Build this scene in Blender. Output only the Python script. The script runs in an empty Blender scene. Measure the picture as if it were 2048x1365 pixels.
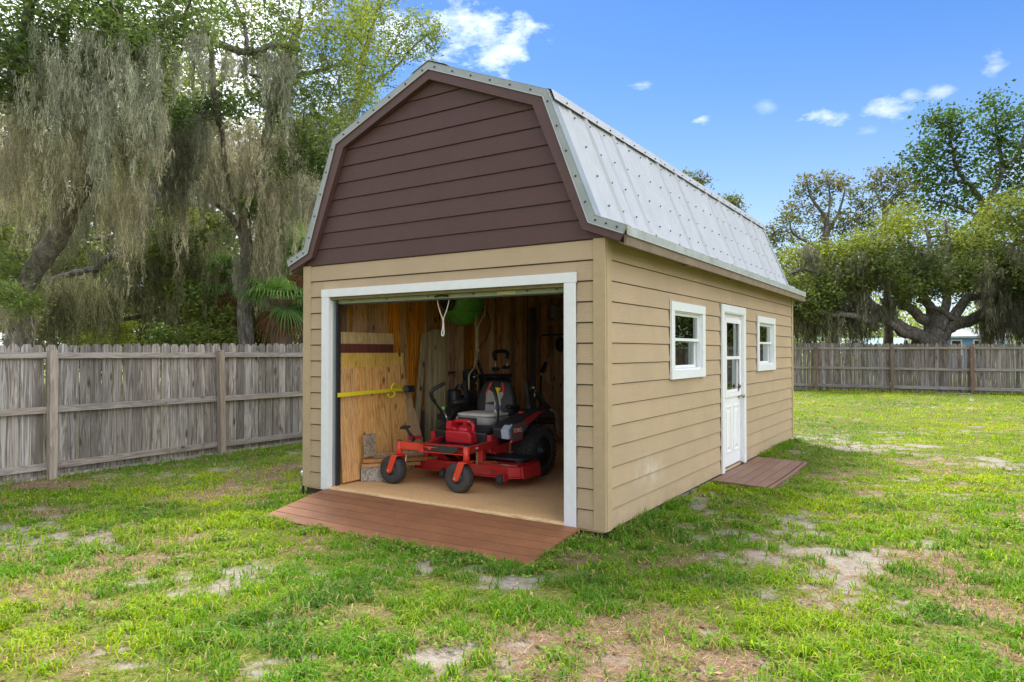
import bpy, math, random
import numpy as np
from mathutils import Vector, Matrix
random.seed(7)
rng = np.random.default_rng(11)
scene = bpy.context.scene
COL = scene.collection
R = math.radians

# ------------------------------------------------------------------ camera
F_PX = 1388.84                     # focal length for a picture 2048 px wide
PITCH, YAW = 0.0148, -0.5751
CAM = Vector((2.4608, -5.2074, 1.4793))
fwd = Vector((math.sin(YAW) * math.cos(PITCH), math.cos(YAW) * math.cos(PITCH), math.sin(PITCH)))
rgt = Vector((math.cos(YAW), -math.sin(YAW), 0))
upv = rgt.cross(fwd)
cam = bpy.data.cameras.new('camera')
cam.sensor_width = 36; cam.lens = F_PX / 2048 * 36
cam.clip_start = 0.05; cam.clip_end = 2000
cam_o = bpy.data.objects.new('camera', cam); COL.objects.link(cam_o)
cam_o.matrix_world = Matrix(((rgt.x, upv.x, -fwd.x, CAM.x), (rgt.y, upv.y, -fwd.y, CAM.y), (rgt.z, upv.z, -fwd.z, CAM.z), (0, 0, 0, 1)))
scene.camera = cam_o

def at(u, v, d):                   # survey helper: a bearing and a depth in metres give a place in the world
    u, v, d = float(u), float(v), float(d)
    return CAM + d * (fwd + (u - 1024) / F_PX * rgt - (v - 682.5) / F_PX * upv)

# ------------------------------------------------------------------ light
SUN_EL, SUN_DIR = 60.0, Vector((-0.76, 0.65, 0)).normalized()
SKY_STRENGTH, SUN_STRENGTH, EXPOSURE = 0.06, 1.6, 2.36
world = bpy.data.worlds.new('World'); scene.world = world; world.use_nodes = True
wn, wl = world.node_tree.nodes, world.node_tree.links
wn.clear()
def W(t, **k):
    n = wn.new(t)
    for a, b in k.items(): setattr(n, a, b)
    return n
def WM(op, a, b=None, c=None, clamp=False):
    n = wn.new('ShaderNodeMath'); n.operation = op; n.use_clamp = clamp
    for i, x in enumerate((a, b, c)):
        if x is None: continue
        if isinstance(x, (int, float)): n.inputs[i].default_value = x
        else: wl.new(x, n.inputs[i])
    return n.outputs[0]
sky = W('ShaderNodeTexSky', sky_type='NISHITA', sun_disc=False)
sky.sun_elevation = R(SUN_EL); sky.sun_rotation = math.atan2(SUN_DIR.x, SUN_DIR.y)
sky.air_density = 1.0; sky.dust_density = 0.35; sky.ozone_density = 1.6; sky.altitude = 0
hsv = W('ShaderNodeHueSaturation'); hsv.inputs['Saturation'].default_value = 1.42; hsv.inputs['Value'].default_value = .58; hsv.inputs['Hue'].default_value = 0.51
wl.new(sky.outputs[0], hsv.inputs['Color'])
tc = W('ShaderNodeTexCoord')
sep = W('ShaderNodeSeparateXYZ'); wl.new(tc.outputs['Generated'], sep.inputs[0])
az = WM('ARCTAN2', sep.outputs[0], sep.outputs[1]); el = WM('ARCSINE', sep.outputs[2])
def noise_w(scale, detail, rough, zs=2.2):
    mp = W('ShaderNodeMapping'); mp.inputs['Scale'].default_value = (1, 1, zs)
    wl.new(tc.outputs['Generated'], mp.inputs[0])
    n = W('ShaderNodeTexNoise'); n.inputs['Scale'].default_value = scale; n.inputs['Detail'].default_value = detail; n.inputs['Roughness'].default_value = rough
    wl.new(mp.outputs[0], n.inputs['Vector']); return n.outputs['Fac']
n1 = noise_w(9, 9, 0.62); n2 = noise_w(30, 6, 0.6)
def cloud_blob(u, v, ru, rv, dens):
    p = (at(u, v, 1.0) - CAM).normalized()
    a0, e0 = math.atan2(p.x, p.y), math.asin(p.z)
    k = F_PX / math.cos(a0 - YAW) * 1.0
    ka = F_PX * (1 + ((u - 1024) / F_PX) ** 2)
    da = WM('DIVIDE', WM('SUBTRACT', az, a0), ru / ka); de = WM('DIVIDE', WM('SUBTRACT', el, e0), rv / F_PX)
    d = WM('SQRT', WM('ADD', WM('MULTIPLY', da, da), WM('MULTIPLY', de, de)))
    x = WM('ADD', WM('SUBTRACT', 1.0, d), WM('MULTIPLY', WM('SUBTRACT', n1, 0.5), 4.4))
    x = WM('ADD', x, WM('MULTIPLY', WM('SUBTRACT', n2, 0.5), 2.2))
    x = WM('MULTIPLY', x, 0.55, clamp=True)
    edge = WM('MULTIPLY', WM('SUBTRACT', 2.0, d), 1.4, clamp=True)
    return WM('MULTIPLY', WM('MULTIPLY', x, edge), dens)
cl = None
for b in ((930, 75, 110, 62, .85), (1005, 102, 48, 26, .85), (790, 60, 90, 60, .75), (1655, 231, 45, 20, 1.0), (1770, 216, 42, 24, .9), (1402, 239, 30, 10, .75),
          (1282, 170, 28, 9, .55), (1990, 135, 34, 22, .7), (1885, 181, 34, 12, .65), (1820, 190, 26, 10, .5), (1740, 262, 30, 10, .35), (1535, 212, 20, 12, .2),
          (2300, 300, 300, 60, .8), (-600, 100, 500, 260, .8), (-1500, 300, 600, 200, .9), (3300, 100, 500, 150, .8), (1750, -400, 300, 120, .8)):
    o = cloud_blob(*b); cl = o if cl is None else WM('MAXIMUM', cl, o)
# broken cloud added over the unseen sky to light the scene; the open blue gap is to the north, where the picture looks
n3 = noise_w(2.6, 8, 0.58, 1.6)
sv = WM('SUBTRACT', 1.0, WM('ADD', WM('POWER', WM('DIVIDE', WM('ABSOLUTE', WM('SUBTRACT', az, -0.22)), 0.72), 4.0), WM('POWER', WM('DIVIDE', WM('MAXIMUM', el, 0.0), 0.62), 4.0)), clamp=True)
south = WM('POWER', WM('MAXIMUM', WM('MULTIPLY', WM('COSINE', az), -1.0), 0.0), 1.5)  # unseen cloud thinned behind the camera so the front wall stays darker
east = WM('POWER', WM('MAXIMUM', WM('SINE', WM('SUBTRACT', az, 0.15)), 0.0), 1.5)  # more unseen cloud added in the east to brighten the side wall
thr = WM('ADD', WM('ADD', WM('SUBTRACT', 0.43, WM('MULTIPLY', east, 0.16)), WM('MULTIPLY', south, 0.10)), WM('MULTIPLY', sv, 0.6))
gen = WM('MULTIPLY', WM('SUBTRACT', n3, thr), 6.0, clamp=True)
cl = WM('MAXIMUM', cl, WM('MULTIPLY', gen, .95))
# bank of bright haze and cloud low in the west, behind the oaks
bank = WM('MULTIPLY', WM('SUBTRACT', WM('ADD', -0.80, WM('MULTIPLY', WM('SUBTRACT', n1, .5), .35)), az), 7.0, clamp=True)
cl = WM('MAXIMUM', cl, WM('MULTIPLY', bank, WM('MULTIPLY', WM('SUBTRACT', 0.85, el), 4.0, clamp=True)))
hz = WM('MULTIPLY', WM('POWER', WM('SUBTRACT', 1.0, WM('ABSOLUTE', sep.outputs[2]), clamp=True), 5.6), 0.97, clamp=True)
mixh = W('ShaderNodeMix', data_type='RGBA'); wl.new(hz, mixh.inputs['Factor']); wl.new(hsv.outputs[0], mixh.inputs['A']); mixh.inputs['B'].default_value = (2.75, 3.2, 3.7, 1)
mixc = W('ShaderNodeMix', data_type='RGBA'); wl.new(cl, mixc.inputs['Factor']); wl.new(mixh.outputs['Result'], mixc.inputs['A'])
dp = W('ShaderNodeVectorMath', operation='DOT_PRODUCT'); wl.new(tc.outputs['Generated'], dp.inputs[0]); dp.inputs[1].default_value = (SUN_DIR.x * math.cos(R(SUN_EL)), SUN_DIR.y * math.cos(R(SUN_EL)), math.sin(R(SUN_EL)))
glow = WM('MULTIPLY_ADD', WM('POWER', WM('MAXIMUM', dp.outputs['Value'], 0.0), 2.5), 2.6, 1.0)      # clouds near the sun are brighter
glow = WM('ADD', glow, WM('MULTIPLY', WM('MULTIPLY', east, WM('SUBTRACT', 1.0, sv)), 2.6))      # extra glow added to unseen eastern clouds to light the side wall
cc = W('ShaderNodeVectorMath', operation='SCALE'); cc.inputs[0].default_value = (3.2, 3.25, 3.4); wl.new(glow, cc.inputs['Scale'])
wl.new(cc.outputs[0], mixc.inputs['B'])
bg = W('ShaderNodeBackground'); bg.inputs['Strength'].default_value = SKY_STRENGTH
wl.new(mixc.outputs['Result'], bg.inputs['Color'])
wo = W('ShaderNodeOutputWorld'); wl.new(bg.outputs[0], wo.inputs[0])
sun = bpy.data.lights.new('sun', 'SUN'); sun.energy = SUN_STRENGTH; sun.angle = R(22); sun.color = (1, .95, .86)
so = bpy.data.objects.new('sun', sun); COL.objects.link(so)
sd = Vector((SUN_DIR.x * math.cos(R(SUN_EL)), SUN_DIR.y * math.cos(R(SUN_EL)), math.sin(R(SUN_EL))))
so.rotation_euler = sd.to_track_quat('Z', 'Y').to_euler(); so.location = (-20, 8, 30)
vs = scene.view_settings
vs.view_transform = 'Standard'; vs.look = 'None'; vs.exposure = EXPOSURE; vs.gamma = 1; vs.use_curve_mapping = False
scene.render.engine = 'CYCLES'
scene.cycles.use_denoising = True; scene.cycles.denoising_prefilter = 'NONE'
scene.cycles.max_bounces = 8; scene.cycles.diffuse_bounces = 5; scene.cycles.transparent_max_bounces = 12

# ------------------------------------------------------------------ materials
MATS = {}
class Mat:
    def __init__(s, name):
        s.m = bpy.data.materials.new(name); s.m.use_nodes = True; s.n = s.m.node_tree.nodes; s.l = s.m.node_tree.links
        s.b = s.n['Principled BSDF']; s.out = s.n['Material Output']; MATS[name] = s.m
    def N(s, t, **k):
        n = s.n.new(t)
        for a, b in k.items():
            if a[0] == '_': n.inputs[a[1:].replace('_', ' ')].default_value = b
            else: setattr(n, a, b)
        return n
    def L(s, a, b): s.l.new(a, b)
    def coords(s, scale=(1, 1, 1), rnd=True, kind='Object'):
        tc = s.N('ShaderNodeTexCoord'); mp = s.N('ShaderNodeMapping'); mp.inputs['Scale'].default_value = scale
        if rnd:
            oi = s.N('ShaderNodeObjectInfo'); cb = s.N('ShaderNodeVectorMath', operation='MULTIPLY_ADD')
            cb.inputs[1].default_value = (37.1, 53.7, 71.3); s.L(oi.outputs['Random'], cb.inputs[0]); s.L(tc.outputs[kind], cb.inputs[2])
            s.L(cb.outputs[0], mp.inputs[0])
        else: s.L(tc.outputs[kind], mp.inputs[0])
        return mp.outputs[0]
    def noise(s, vec, scale, detail=5, rough=.55, dist=0):
        n = s.N('ShaderNodeTexNoise'); n.inputs['Scale'].default_value = scale; n.inputs['Detail'].default_value = detail
        n.inputs['Roughness'].default_value = rough; n.inputs['Distortion'].default_value = dist; s.L(vec, n.inputs['Vector']); return n.outputs['Fac']
    def ramp(s, fac, stops):
        r = s.N('ShaderNodeValToRGB'); e = r.color_ramp.elements
        while len(e) < len(stops): e.new(.5)
        for q, (p, c) in zip(e, stops): q.position = p; q.color = (*c, 1) if len(c) == 3 else c
        s.L(fac, r.inputs[0]); return r.outputs[0]
    def math(s, op, a, b=None, clamp=False):
        n = s.N('ShaderNodeMath', operation=op); n.use_clamp = clamp
        for i, x in enumerate((a, b)):
            if x is None: continue
            if isinstance(x, (int, float)): n.inputs[i].default_value = x
            else: s.L(x, n.inputs[i])
        return n.outputs[0]
    def mix(s, f, a, b, mode='MIX'):
        n = s.N('ShaderNodeMix', data_type='RGBA', blend_type=mode)
        for k, x in (('Factor', f), ('A', a), ('B', b)):
            if isinstance(x, (int, float)): n.inputs[k].default_value = x
            elif isinstance(x, tuple): n.inputs[k].default_value = (*x, 1) if len(x) == 3 else x
            else: s.L(x, n.inputs[k])
        return n.outputs['Result']
    def color(s, c):
        if isinstance(c, tuple): s.b.inputs['Base Color'].default_value = (*c, 1)
        else: s.L(c, s.b.inputs['Base Color'])
    def set(s, **k):
        for a, v in k.items(): s.b.inputs[a.replace('_', ' ')].default_value = v
    def bump(s, h, strength=.3, dist=.01):
        b = s.N('ShaderNodeBump'); b.inputs['Strength'].default_value = strength; b.inputs['Distance'].default_value = dist
        s.L(h, b.inputs['Height']); s.L(b.outputs[0], s.b.inputs['Normal'])

def simple(name, col, rough=.6, metal=0, var=.12, scale=14, bump=.1, coat=0, dirt=0, dirtcol=(.12, .1, .07)):
    m = Mat(name); v = m.coords(); n = m.noise(v, scale, 6, .6)
    a = tuple(max(0, c * (1 - var)) for c in col); b = tuple(min(1, c * (1 + var)) for c in col)
    c = m.ramp(n, [(.3, a), (.7, b)])
    if dirt:
        d = m.noise(v, 3.1, 8, .7); c = m.mix(m.math('MULTIPLY', m.math('SUBTRACT', d, .5, True), dirt * 6, True), c, dirtcol)
    m.color(c); m.set(Roughness=rough, Metallic=metal, Coat_Weight=coat)
    if bump: m.bump(m.noise(v, scale * 8, 4, .6), bump, .002)
    return m.m

def siding(name, col, dark):
    m = Mat(name); v = m.coords((1, 1, 1)); oi = m.N('ShaderNodeObjectInfo')
    g = m.noise(m.coords((1.6, 1.6, 26)), 3.0, 7, .65, 1.4)
    f = m.noise(m.coords((6, 6, 120)), 1.5, 4, .6, .6)
    st = m.noise(m.coords((5, 5, .7)), 2.0, 7, .7)
    c = m.ramp(m.noise(v, 1.3, 5, .6), [(.3, tuple(x * .90 for x in col)), (.7, tuple(min(1, x * 1.07) for x in col))])
    c = m.mix(m.math('MULTIPLY', m.math('SUBTRACT', st, .54, True), 1.6, True), c, dark)
    c = m.mix(m.math('MULTIPLY', oi.outputs['Random'], .10), c, tuple(min(1, x * 1.25) for x in col))
    c = m.mix(m.math('MULTIPLY', m.math('SUBTRACT', g, .52, True), 2.0, True), c, tuple(x * .80 for x in col))
    wp = m.N('ShaderNodeTexCoord'); sx = m.N('ShaderNodeSeparateXYZ'); m.L(wp.outputs['Object'], sx.inputs[0]); wn_ = m.noise(m.coords((1, 1, 1), False), 7, 6, .7)
    if name == 'tan_siding':
        sp_ = m.math('MULTIPLY', m.math('SUBTRACT', m.math('ADD', .10, m.math('MULTIPLY', m.math('SUBTRACT', wn_, .5), .5)), sx.outputs[2], True), 3.0, True)      # rain splash along the foot of the wall
        c = m.mix(sp_, c, (.27, .20, .13))
        vm = m.N('ShaderNodeVectorMath', operation='DISTANCE'); m.L(m.coords((1, .55, 1.2), False), vm.inputs[0]); vm.inputs[1].default_value = (0, .53, .42)
        ef = m.math('MULTIPLY', m.math('MULTIPLY', m.math('SUBTRACT', .26, vm.outputs['Value'], True), 3.0, True), m.math('MULTIPLY', m.math('SUBTRACT', wn_, .42, True), 5.0, True))
        c = m.mix(ef, c, (.60, .54, .45))                          # pale scuffed patch low on the side wall
    m.color(c); m.set(Roughness=.62)
    m.bump(m.math('ADD', g, m.math('MULTIPLY', f, .5)), .55, .006); return m.m

def wood(name, stops, axis=2, fine=30, rough=.75, knots=True, rnd=.5, knotcol=(.05, .03, .02), ring=1.0, bump=.4, stain=None, stretch=1.0):
    m = Mat(name)
    s = [9.0, 9.0, 9.0]; s[axis] = .8 * stretch
    v = m.coords(tuple(s)); g = m.noise(v, 1.1, 4, .55, 1.6 * ring)
    s2 = [fine, fine, fine]; s2[axis] = 1.0
    f = m.noise(m.coords(tuple(s2)), 2.0, 5, .65, .3)
    wv = m.math('FRACT', m.math('MULTIPLY', g, 5.0)); wv = m.math('ABSOLUTE', m.math('SUBTRACT', wv, .5))
    t = m.math('ADD', m.math('MULTIPLY', wv, .75), m.math('MULTIPLY', f, .62))
    c = m.ramp(t, [(p, q) for p, q in stops])
    oi = m.N('ShaderNodeObjectInfo')
    hs = m.N('ShaderNodeHueSaturation'); m.L(c, hs.inputs['Color'])
    m.L(m.math('ADD', m.math('MULTIPLY', oi.outputs['Random'], rnd), 1 - rnd * .5), hs.inputs['Value'])
    m.L(m.math('ADD', m.math('MULTIPLY', m.math('FRACT', m.math('MULTIPLY', oi.outputs['Random'], 17.3)), .5), .75), hs.inputs['Saturation'])
    c = hs.outputs[0]
    if stain:
        d = m.noise(m.coords((2.5, 2.5, .9)), 1.4, 7, .7); c = m.mix(m.math('MULTIPLY', m.math('SUBTRACT', d, .5, True), 5, True), c, stain)
    if knots:
        sk = [5.5, 5.5, 5.5]; sk[axis] = 3.2
        vo = m.N('ShaderNodeTexVoronoi'); vo.inputs['Scale'].default_value = 1.0; m.L(m.coords(tuple(sk)), vo.inputs['Vector'])
        k = m.math('MULTIPLY', m.math('SUBTRACT', .17, vo.outputs['Distance'], True), 9, True)
        c = m.mix(k, c, knotcol)
    m.color(c); m.set(Roughness=rough); m.bump(m.math('ADD', f, m.math('MULTIPLY', wv, .4)), bump, .004); return m.m

M = {}
M['tan'] = siding('tan_siding', (.44, .325, .20), (.36, .27, .18))
M['brown'] = siding('brown_siding', (.082, .038, .035), (.05, .028, .026))
M['tan_trim'] = simple('tan_trim', (.43, .32, .185), .6, var=.06, dirt=.1)
M['brown_trim'] = simple('brown_trim', (.084, .040, .037), .5, var=.10)
M['white'] = simple('white_paint', (.74, .76, .76), .42, var=.04, dirt=.12, dirtcol=(.5, .5, .46))
M['white_door'] = simple('white_door_paint', (.80, .80, .80), .35, var=.02, bump=.04)
M['galv'] = simple('galvanized_trim', (.30, .335, .33), .45, metal=.35, var=.10, scale=5, dirt=.2, dirtcol=(.22, .25, .24))
def roofmat():
    m = Mat('galvalume_roof'); v = m.coords(); n = m.noise(v, 3, 7, .65)
    st = m.noise(m.coords((2.0, 14, 1.5)), 1.4, 6, .65)
    c = m.ramp(n, [(.25, (.385, .40, .415)), (.75, (.46, .475, .49))]); c = m.mix(m.math('MULTIPLY', m.math('SUBTRACT', st, .52, True), 2, True), c, (.40, .40, .40))
    m.color(c); m.set(Roughness=.55, Metallic=.08); m.bump(m.noise(v, 60, 4, .6), .08, .002); return m.m
M['roof'] = roofmat()
M['eave'] = simple('stained_eave_metal', (.43, .46, .43), .5, metal=.25, var=.12, scale=4, dirt=.55, dirtcol=(.25, .24, .18))
M['fascia'] = simple('stained_fascia', (.21, .155, .10), .7, var=.2, scale=4, dirt=.5, dirtcol=(.10, .07, .05))
M['soffit'] = simple('soffit_and_lap_shade', (.11, .085, .06), .8, var=.2, dirt=.3)
M['screw'] = simple('rusty_screw', (.06, .055, .055), .5, metal=.4, bump=0)
M['floor'] = simple('shed_floor_osb', (.70, .43, .19), .75, var=.16, scale=60, bump=.3, dirt=.3, dirtcol=(.40, .26, .13))
M['thresh'] = wood('threshold_wood', [(.2, (.50, .36, .20)), (.6, (.78, .60, .38))], 0, 24, knots=False, rnd=.1)
M['ply'] = wood('orange_plywood', [(.26, (.36, .13, .02)), (.42, (.66, .31, .06)), (.75, (.82, .47, .12))], 2, 26, ring=2.4, rnd=.25, knotcol=(.12, .04, .02), stretch=.7)
M['ply_light'] = wood('pale_plywood', [(.26, (.42, .23, .05)), (.42, (.66, .42, .12)), (.75, (.78, .55, .19))], 2, 26, ring=2.2, rnd=.2)
M['ply_mold'] = wood('mouldy_plywood', [(.15, (.36, .20, .08)), (.5, (.56, .36, .16)), (.8, (.66, .46, .24))], 2, 26, ring=2, rnd=.2, stain=(.07, .06, .05))
M['ply_dark'] = wood('dark_red_board', [(.2, (.09, .025, .015)), (.8, (.22, .06, .035))], 2, 40, rnd=.2, knots=False)
M['plank'] = wood('interior_plank', [(.26, (.22, .09, .03)), (.45, (.58, .26, .085)), (.75, (.80, .42, .16))], 2, 34, rnd=.75, stretch=.8)
M['stud'] = wood('interior_stud', [(.15, (.32, .17, .07)), (.5, (.52, .31, .13)), (.8, (.62, .40, .19))], 2, 34, rnd=.35)
M['lumber'] = wood('treated_lumber', [(.15, (.26, .20, .08)), (.5, (.42, .33, .15)), (.8, (.54, .44, .22))], 2, 36, rnd=.3)
M['dark_board'] = wood('dark_old_board', [(.2, (.05, .04, .03)), (.8, (.12, .09, .07))], 2, 36, rnd=.2)
M['greyblock'] = wood('grey_timber_block', [(.25, (.15, .115, .08)), (.7, (.40, .34, .26))], 0, 40, rnd=.1)
M['scrap'] = wood('reddish_scrap_wood', [(.2, (.26, .12, .05)), (.8, (.52, .29, .13))], 0, 30, rnd=.3)
M['fence'] = wood('weathered_fence_wood', [(.24, (.075, .063, .052)), (.42, (.185, .162, .142)), (.72, (.36, .33, .30))], 2, 26, rnd=.85, knotcol=(.045, .03, .02), stain=(.10, .088, .075), ring=1.4)
M['fence_rail'] = wood('weathered_rail_wood', [(.12, (.10, .085, .068)), (.4, (.225, .195, .168)), (.8, (.36, .325, .29))], 1, 34, rnd=.25, knotcol=(.07, .045, .03))
M['fence_railx'] = wood('weathered_rail_wood_rear', [(.12, (.12, .10, .08)), (.4, (.27, .235, .20)), (.8, (.42, .38, .34))], 0, 34, rnd=.25, knotcol=(.07, .045, .03))
M['fence_post'] = wood('fence_post_wood', [(.12, (.13, .10, .07)), (.4, (.27, .22, .17)), (.8, (.38, .33, .27))], 2, 34, rnd=.2)
M['rear_fence'] = wood('rear_fence_wood', [(.24, (.07, .052, .044)), (.42, (.175, .146, .133)), (.72, (.35, .315, .30))], 2, 26, rnd=.75, knotcol=(.05, .03, .02), stain=(.12, .09, .07))
M['rear_post'] = wood('rear_post_wood', [(.12, (.13, .08, .05)), (.8, (.32, .22, .16))], 2, 26, rnd=.4)
def composite(name, col):
    m = Mat(name); v = m.coords((1, 1, 1)); g = m.noise(m.coords((1.5, 30, 30)), 2, 4, .6); p = m.noise(v, 2.2, 6, .65)
    c = m.ramp(p, [(.3, tuple(x * .78 for x in col)), (.7, tuple(x * 1.2 for x in col))])
    c = m.mix(m.math('MULTIPLY', m.math('SUBTRACT', m.noise(v, 9, 6, .7), .56, True), 2.5, True), c, tuple(min(1, x * 1.6 + .05) for x in col))
    oi = m.N('ShaderNodeObjectInfo'); c = m.mix(m.math('MULTIPLY', oi.outputs['Random'], .25), c, tuple(x * .7 for x in col))
    m.color(c); m.set(Roughness=.6); m.bump(g, .2, .002); return m.m
M['ramp'] = composite('red_brown_ramp_board', (.25, .103, .043))
M['deck'] = composite('brown_deck_board', (.20, .108, .065))
M['deck_dark'] = simple('dark_deck_edge', (.045, .028, .022), .8, var=.3)
M['block'] = simple('concrete_block', (.20, .20, .19), .9, var=.25, scale=20, bump=.4)
M['black'] = simple('black_plastic', (.022, .023, .026), .45, var=.2, bump=.05)
M['blackm'] = simple('black_metal', (.03, .031, .033), .38, metal=.2, var=.25, bump=.05, dirt=.2, dirtcol=(.08, .07, .05))
M['rubber'] = simple('tyre_rubber', (.038, .037, .036), .72, var=.25, scale=9, dirt=.35, dirtcol=(.10, .085, .065))
M['red'] = simple('mower_red_paint', (.50, .020, .022), .38, var=.15, scale=6, coat=.2, dirt=.35, dirtcol=(.16, .05, .035))
M['orange'] = simple('mower_orange_paint', (.66, .045, .020), .36, var=.08, coat=.25, dirt=.1, dirtcol=(.3, .08, .04))
M['redgrey'] = simple('mower_grey_panel', (.12, .115, .11), .45, var=.12)
M['vinylgrey'] = simple('grey_vinyl', (.36, .35, .33), .5, var=.08)
M['vinylblack'] = simple('black_vinyl', (.035, .036, .042), .42, var=.12)
M['vinylred'] = simple('red_vinyl', (.62, .05, .03), .45, var=.06)
M['cushion'] = simple('pale_cushion', (.68, .64, .58), .85, var=.06)
M['chrome'] = simple('steel_tube', (.55, .54, .50), .28, metal=.9, var=.08, bump=0)
M['beigepipe'] = simple('beige_tube', (.50, .47, .36), .35, metal=.3, var=.1, bump=0)
M['gold'] = simple('zinc_chain', (.62, .52, .30), .35, metal=.7, var=.1, bump=0)
M['yellow'] = simple('yellow_webbing', (.72, .62, .02), .6, var=.06)
M['yellowp'] = simple('yellow_plastic', (.80, .52, .01), .4, var=.03)
M['gas'] = simple('red_can_plastic', (.62, .016, .026), .33, var=.06, coat=.2)
M['green'] = simple('green_plastic', (.09, .32, .04), .45, var=.2, dirt=.2, dirtcol=(.03, .08, .02))
M['rope'] = simple('white_rope', (.72, .68, .62), .8, var=.05)
M['bluew'] = simple('pale_blue_plastic', (.42, .50, .58), .35, var=.05)
M['lime'] = simple('lime_plastic', (.25, .60, .16), .5)
M['greenbar'] = simple('door_bottom_bar', (.30, .34, .20), .5, metal=.2, var=.1, dirt=.3)
M['olive'] = simple('olive_header', (.15, .125, .05), .7, var=.2, dirt=.3)
M['label'] = simple('paper_label', (.55, .52, .25), .7, var=.2, scale=60)
M['whiteprint'] = simple('white_print', (.8, .78, .76), .5, var=.02, bump=0)
M['greybox'] = simple('grey_enclosure', (.24, .24, .22), .5, var=.08)
M['nickel'] = simple('satin_nickel', (.42, .36, .28), .3, metal=.9, var=.05, bump=0)
M['bronze'] = simple('bronze_lock', (.16, .07, .045), .4, metal=.6, var=.1, bump=0)
M['blue'] = simple('blue_house_wall', (.13, .32, .62), .6, var=.06)
M['houseroof'] = simple('pale_metal_roof', (.32, .34, .34), .5, var=.1, scale=3)
M['tealroof'] = simple('teal_roof', (.20, .33, .34), .5, var=.08)
M['tealwall'] = simple('teal_wall', (.16, .35, .36), .6, var=.08)
M['shingle'] = simple('brown_shingle', (.07, .05, .04), .85, var=.3, scale=20)
M['brick'] = simple('orange_brick', (.42, .17, .09), .85, var=.2, scale=30)
M['darkglass'] = simple('dark_glass', (.03, .035, .04), .1, var=.1, bump=0)
def glassmat():
    m = Mat('window_glass'); m.n.remove(m.b)
    fr = m.N('ShaderNodeFresnel'); fr.inputs['IOR'].default_value = 1.5
    gl = m.N('ShaderNodeBsdfGlossy'); gl.inputs['Roughness'].default_value = .01; gl.inputs['Color'].default_value = (.9, .95, .93, 1)
    tr = m.N('ShaderNodeBsdfTransparent'); tr.inputs['Color'].default_value = (.78, .84, .82, 1)
    mx = m.N('ShaderNodeMixShader'); f = m.math('MULTIPLY', fr.outputs[0], 1.9, True)
    m.L(f, mx.inputs[0]); m.L(tr.outputs[0], mx.inputs[1]); m.L(gl.outputs[0], mx.inputs[2]); m.L(mx.outputs[0], m.out.inputs[0]); return m.m
M['glass'] = glassmat()
def leafmat(name, gain=1.0, trans=.35, rough=.5):
    m = Mat(name); a = m.N('ShaderNodeAttribute', attribute_name='tint'); c = a.outputs['Color']
    m.color(c); m.set(Roughness=max(rough, .6), Specular_IOR_Level=.18)
    t = m.N('ShaderNodeBsdfTranslucent'); hs = m.N('ShaderNodeHueSaturation'); hs.inputs['Value'].default_value = 1.6; hs.inputs['Saturation'].default_value = 1.1
    m.L(c, hs.inputs['Color']); m.L(hs.outputs[0], t.inputs['Color'])
    mx = m.N('ShaderNodeMixShader'); mx.inputs[0].default_value = trans
    m.L(m.b.outputs[0], mx.inputs[1]); m.L(t.outputs[0], mx.inputs[2]); m.L(mx.outputs[0], m.out.inputs[0]); return m.m
M['leaf'] = leafmat('leaf'); M['moss'] = leafmat('spanish_moss', trans=.30, rough=.9); M['grassm'] = leafmat('grass_blade', trans=.35, rough=.6)
def bark():
    m = Mat('bark'); v = m.coords((6, 6, 2.2)); n = m.noise(v, 2.0, 8, .7, .6)
    c = m.ramp(n, [(.3, (.045, .036, .028)), (.5, (.14, .122, .10)), (.68, (.31, .295, .265))]); m.color(c); m.set(Roughness=.95); m.bump(n, .9, .05); return m.m
M['bark'] = bark()
M['palm_trunk'] = simple('palm_trunk', (.13, .10, .08), .95, var=.4, scale=8, bump=.6)

# ------------------------------------------------------------------ objects
def tag(o, label=None, cat=None, group=None, kind=None):
    if label: o['label'] = label
    if cat: o['category'] = cat
    if group: o['group'] = group
    if kind: o['kind'] = kind
    return o
def empty(name, loc=(0, 0, 0), label=None, cat=None, group=None, rz=0, parent=None):
    o = bpy.data.objects.new(name, None); COL.objects.link(o); o.location = loc; o.rotation_euler = (0, 0, rz); o.empty_display_size = .1
    if parent: o.parent = parent
    return tag(o, label, cat, group)
def link(name, me, mat=None, parent=None, smooth=False, bevel=0):
    if mat is not None and not me.materials: me.materials.append(M[mat] if isinstance(mat, str) else mat)
    o = bpy.data.objects.new(name, me); COL.objects.link(o)
    if parent: o.parent = parent
    if smooth:
        me.polygons.foreach_set('use_smooth', [True] * len(me.polygons))
    if bevel:
        b = o.modifiers.new('bevel', 'BEVEL'); b.width = bevel; b.segments = 2; b.limit_method = 'ANGLE'; b.angle_limit = R(40)
    return o
def unparented_local(o, parent):          # mesh given in world coordinates, thing's origin elsewhere
    o.parent = parent; o.matrix_parent_inverse = Matrix.Translation(-parent.location); return o

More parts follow.
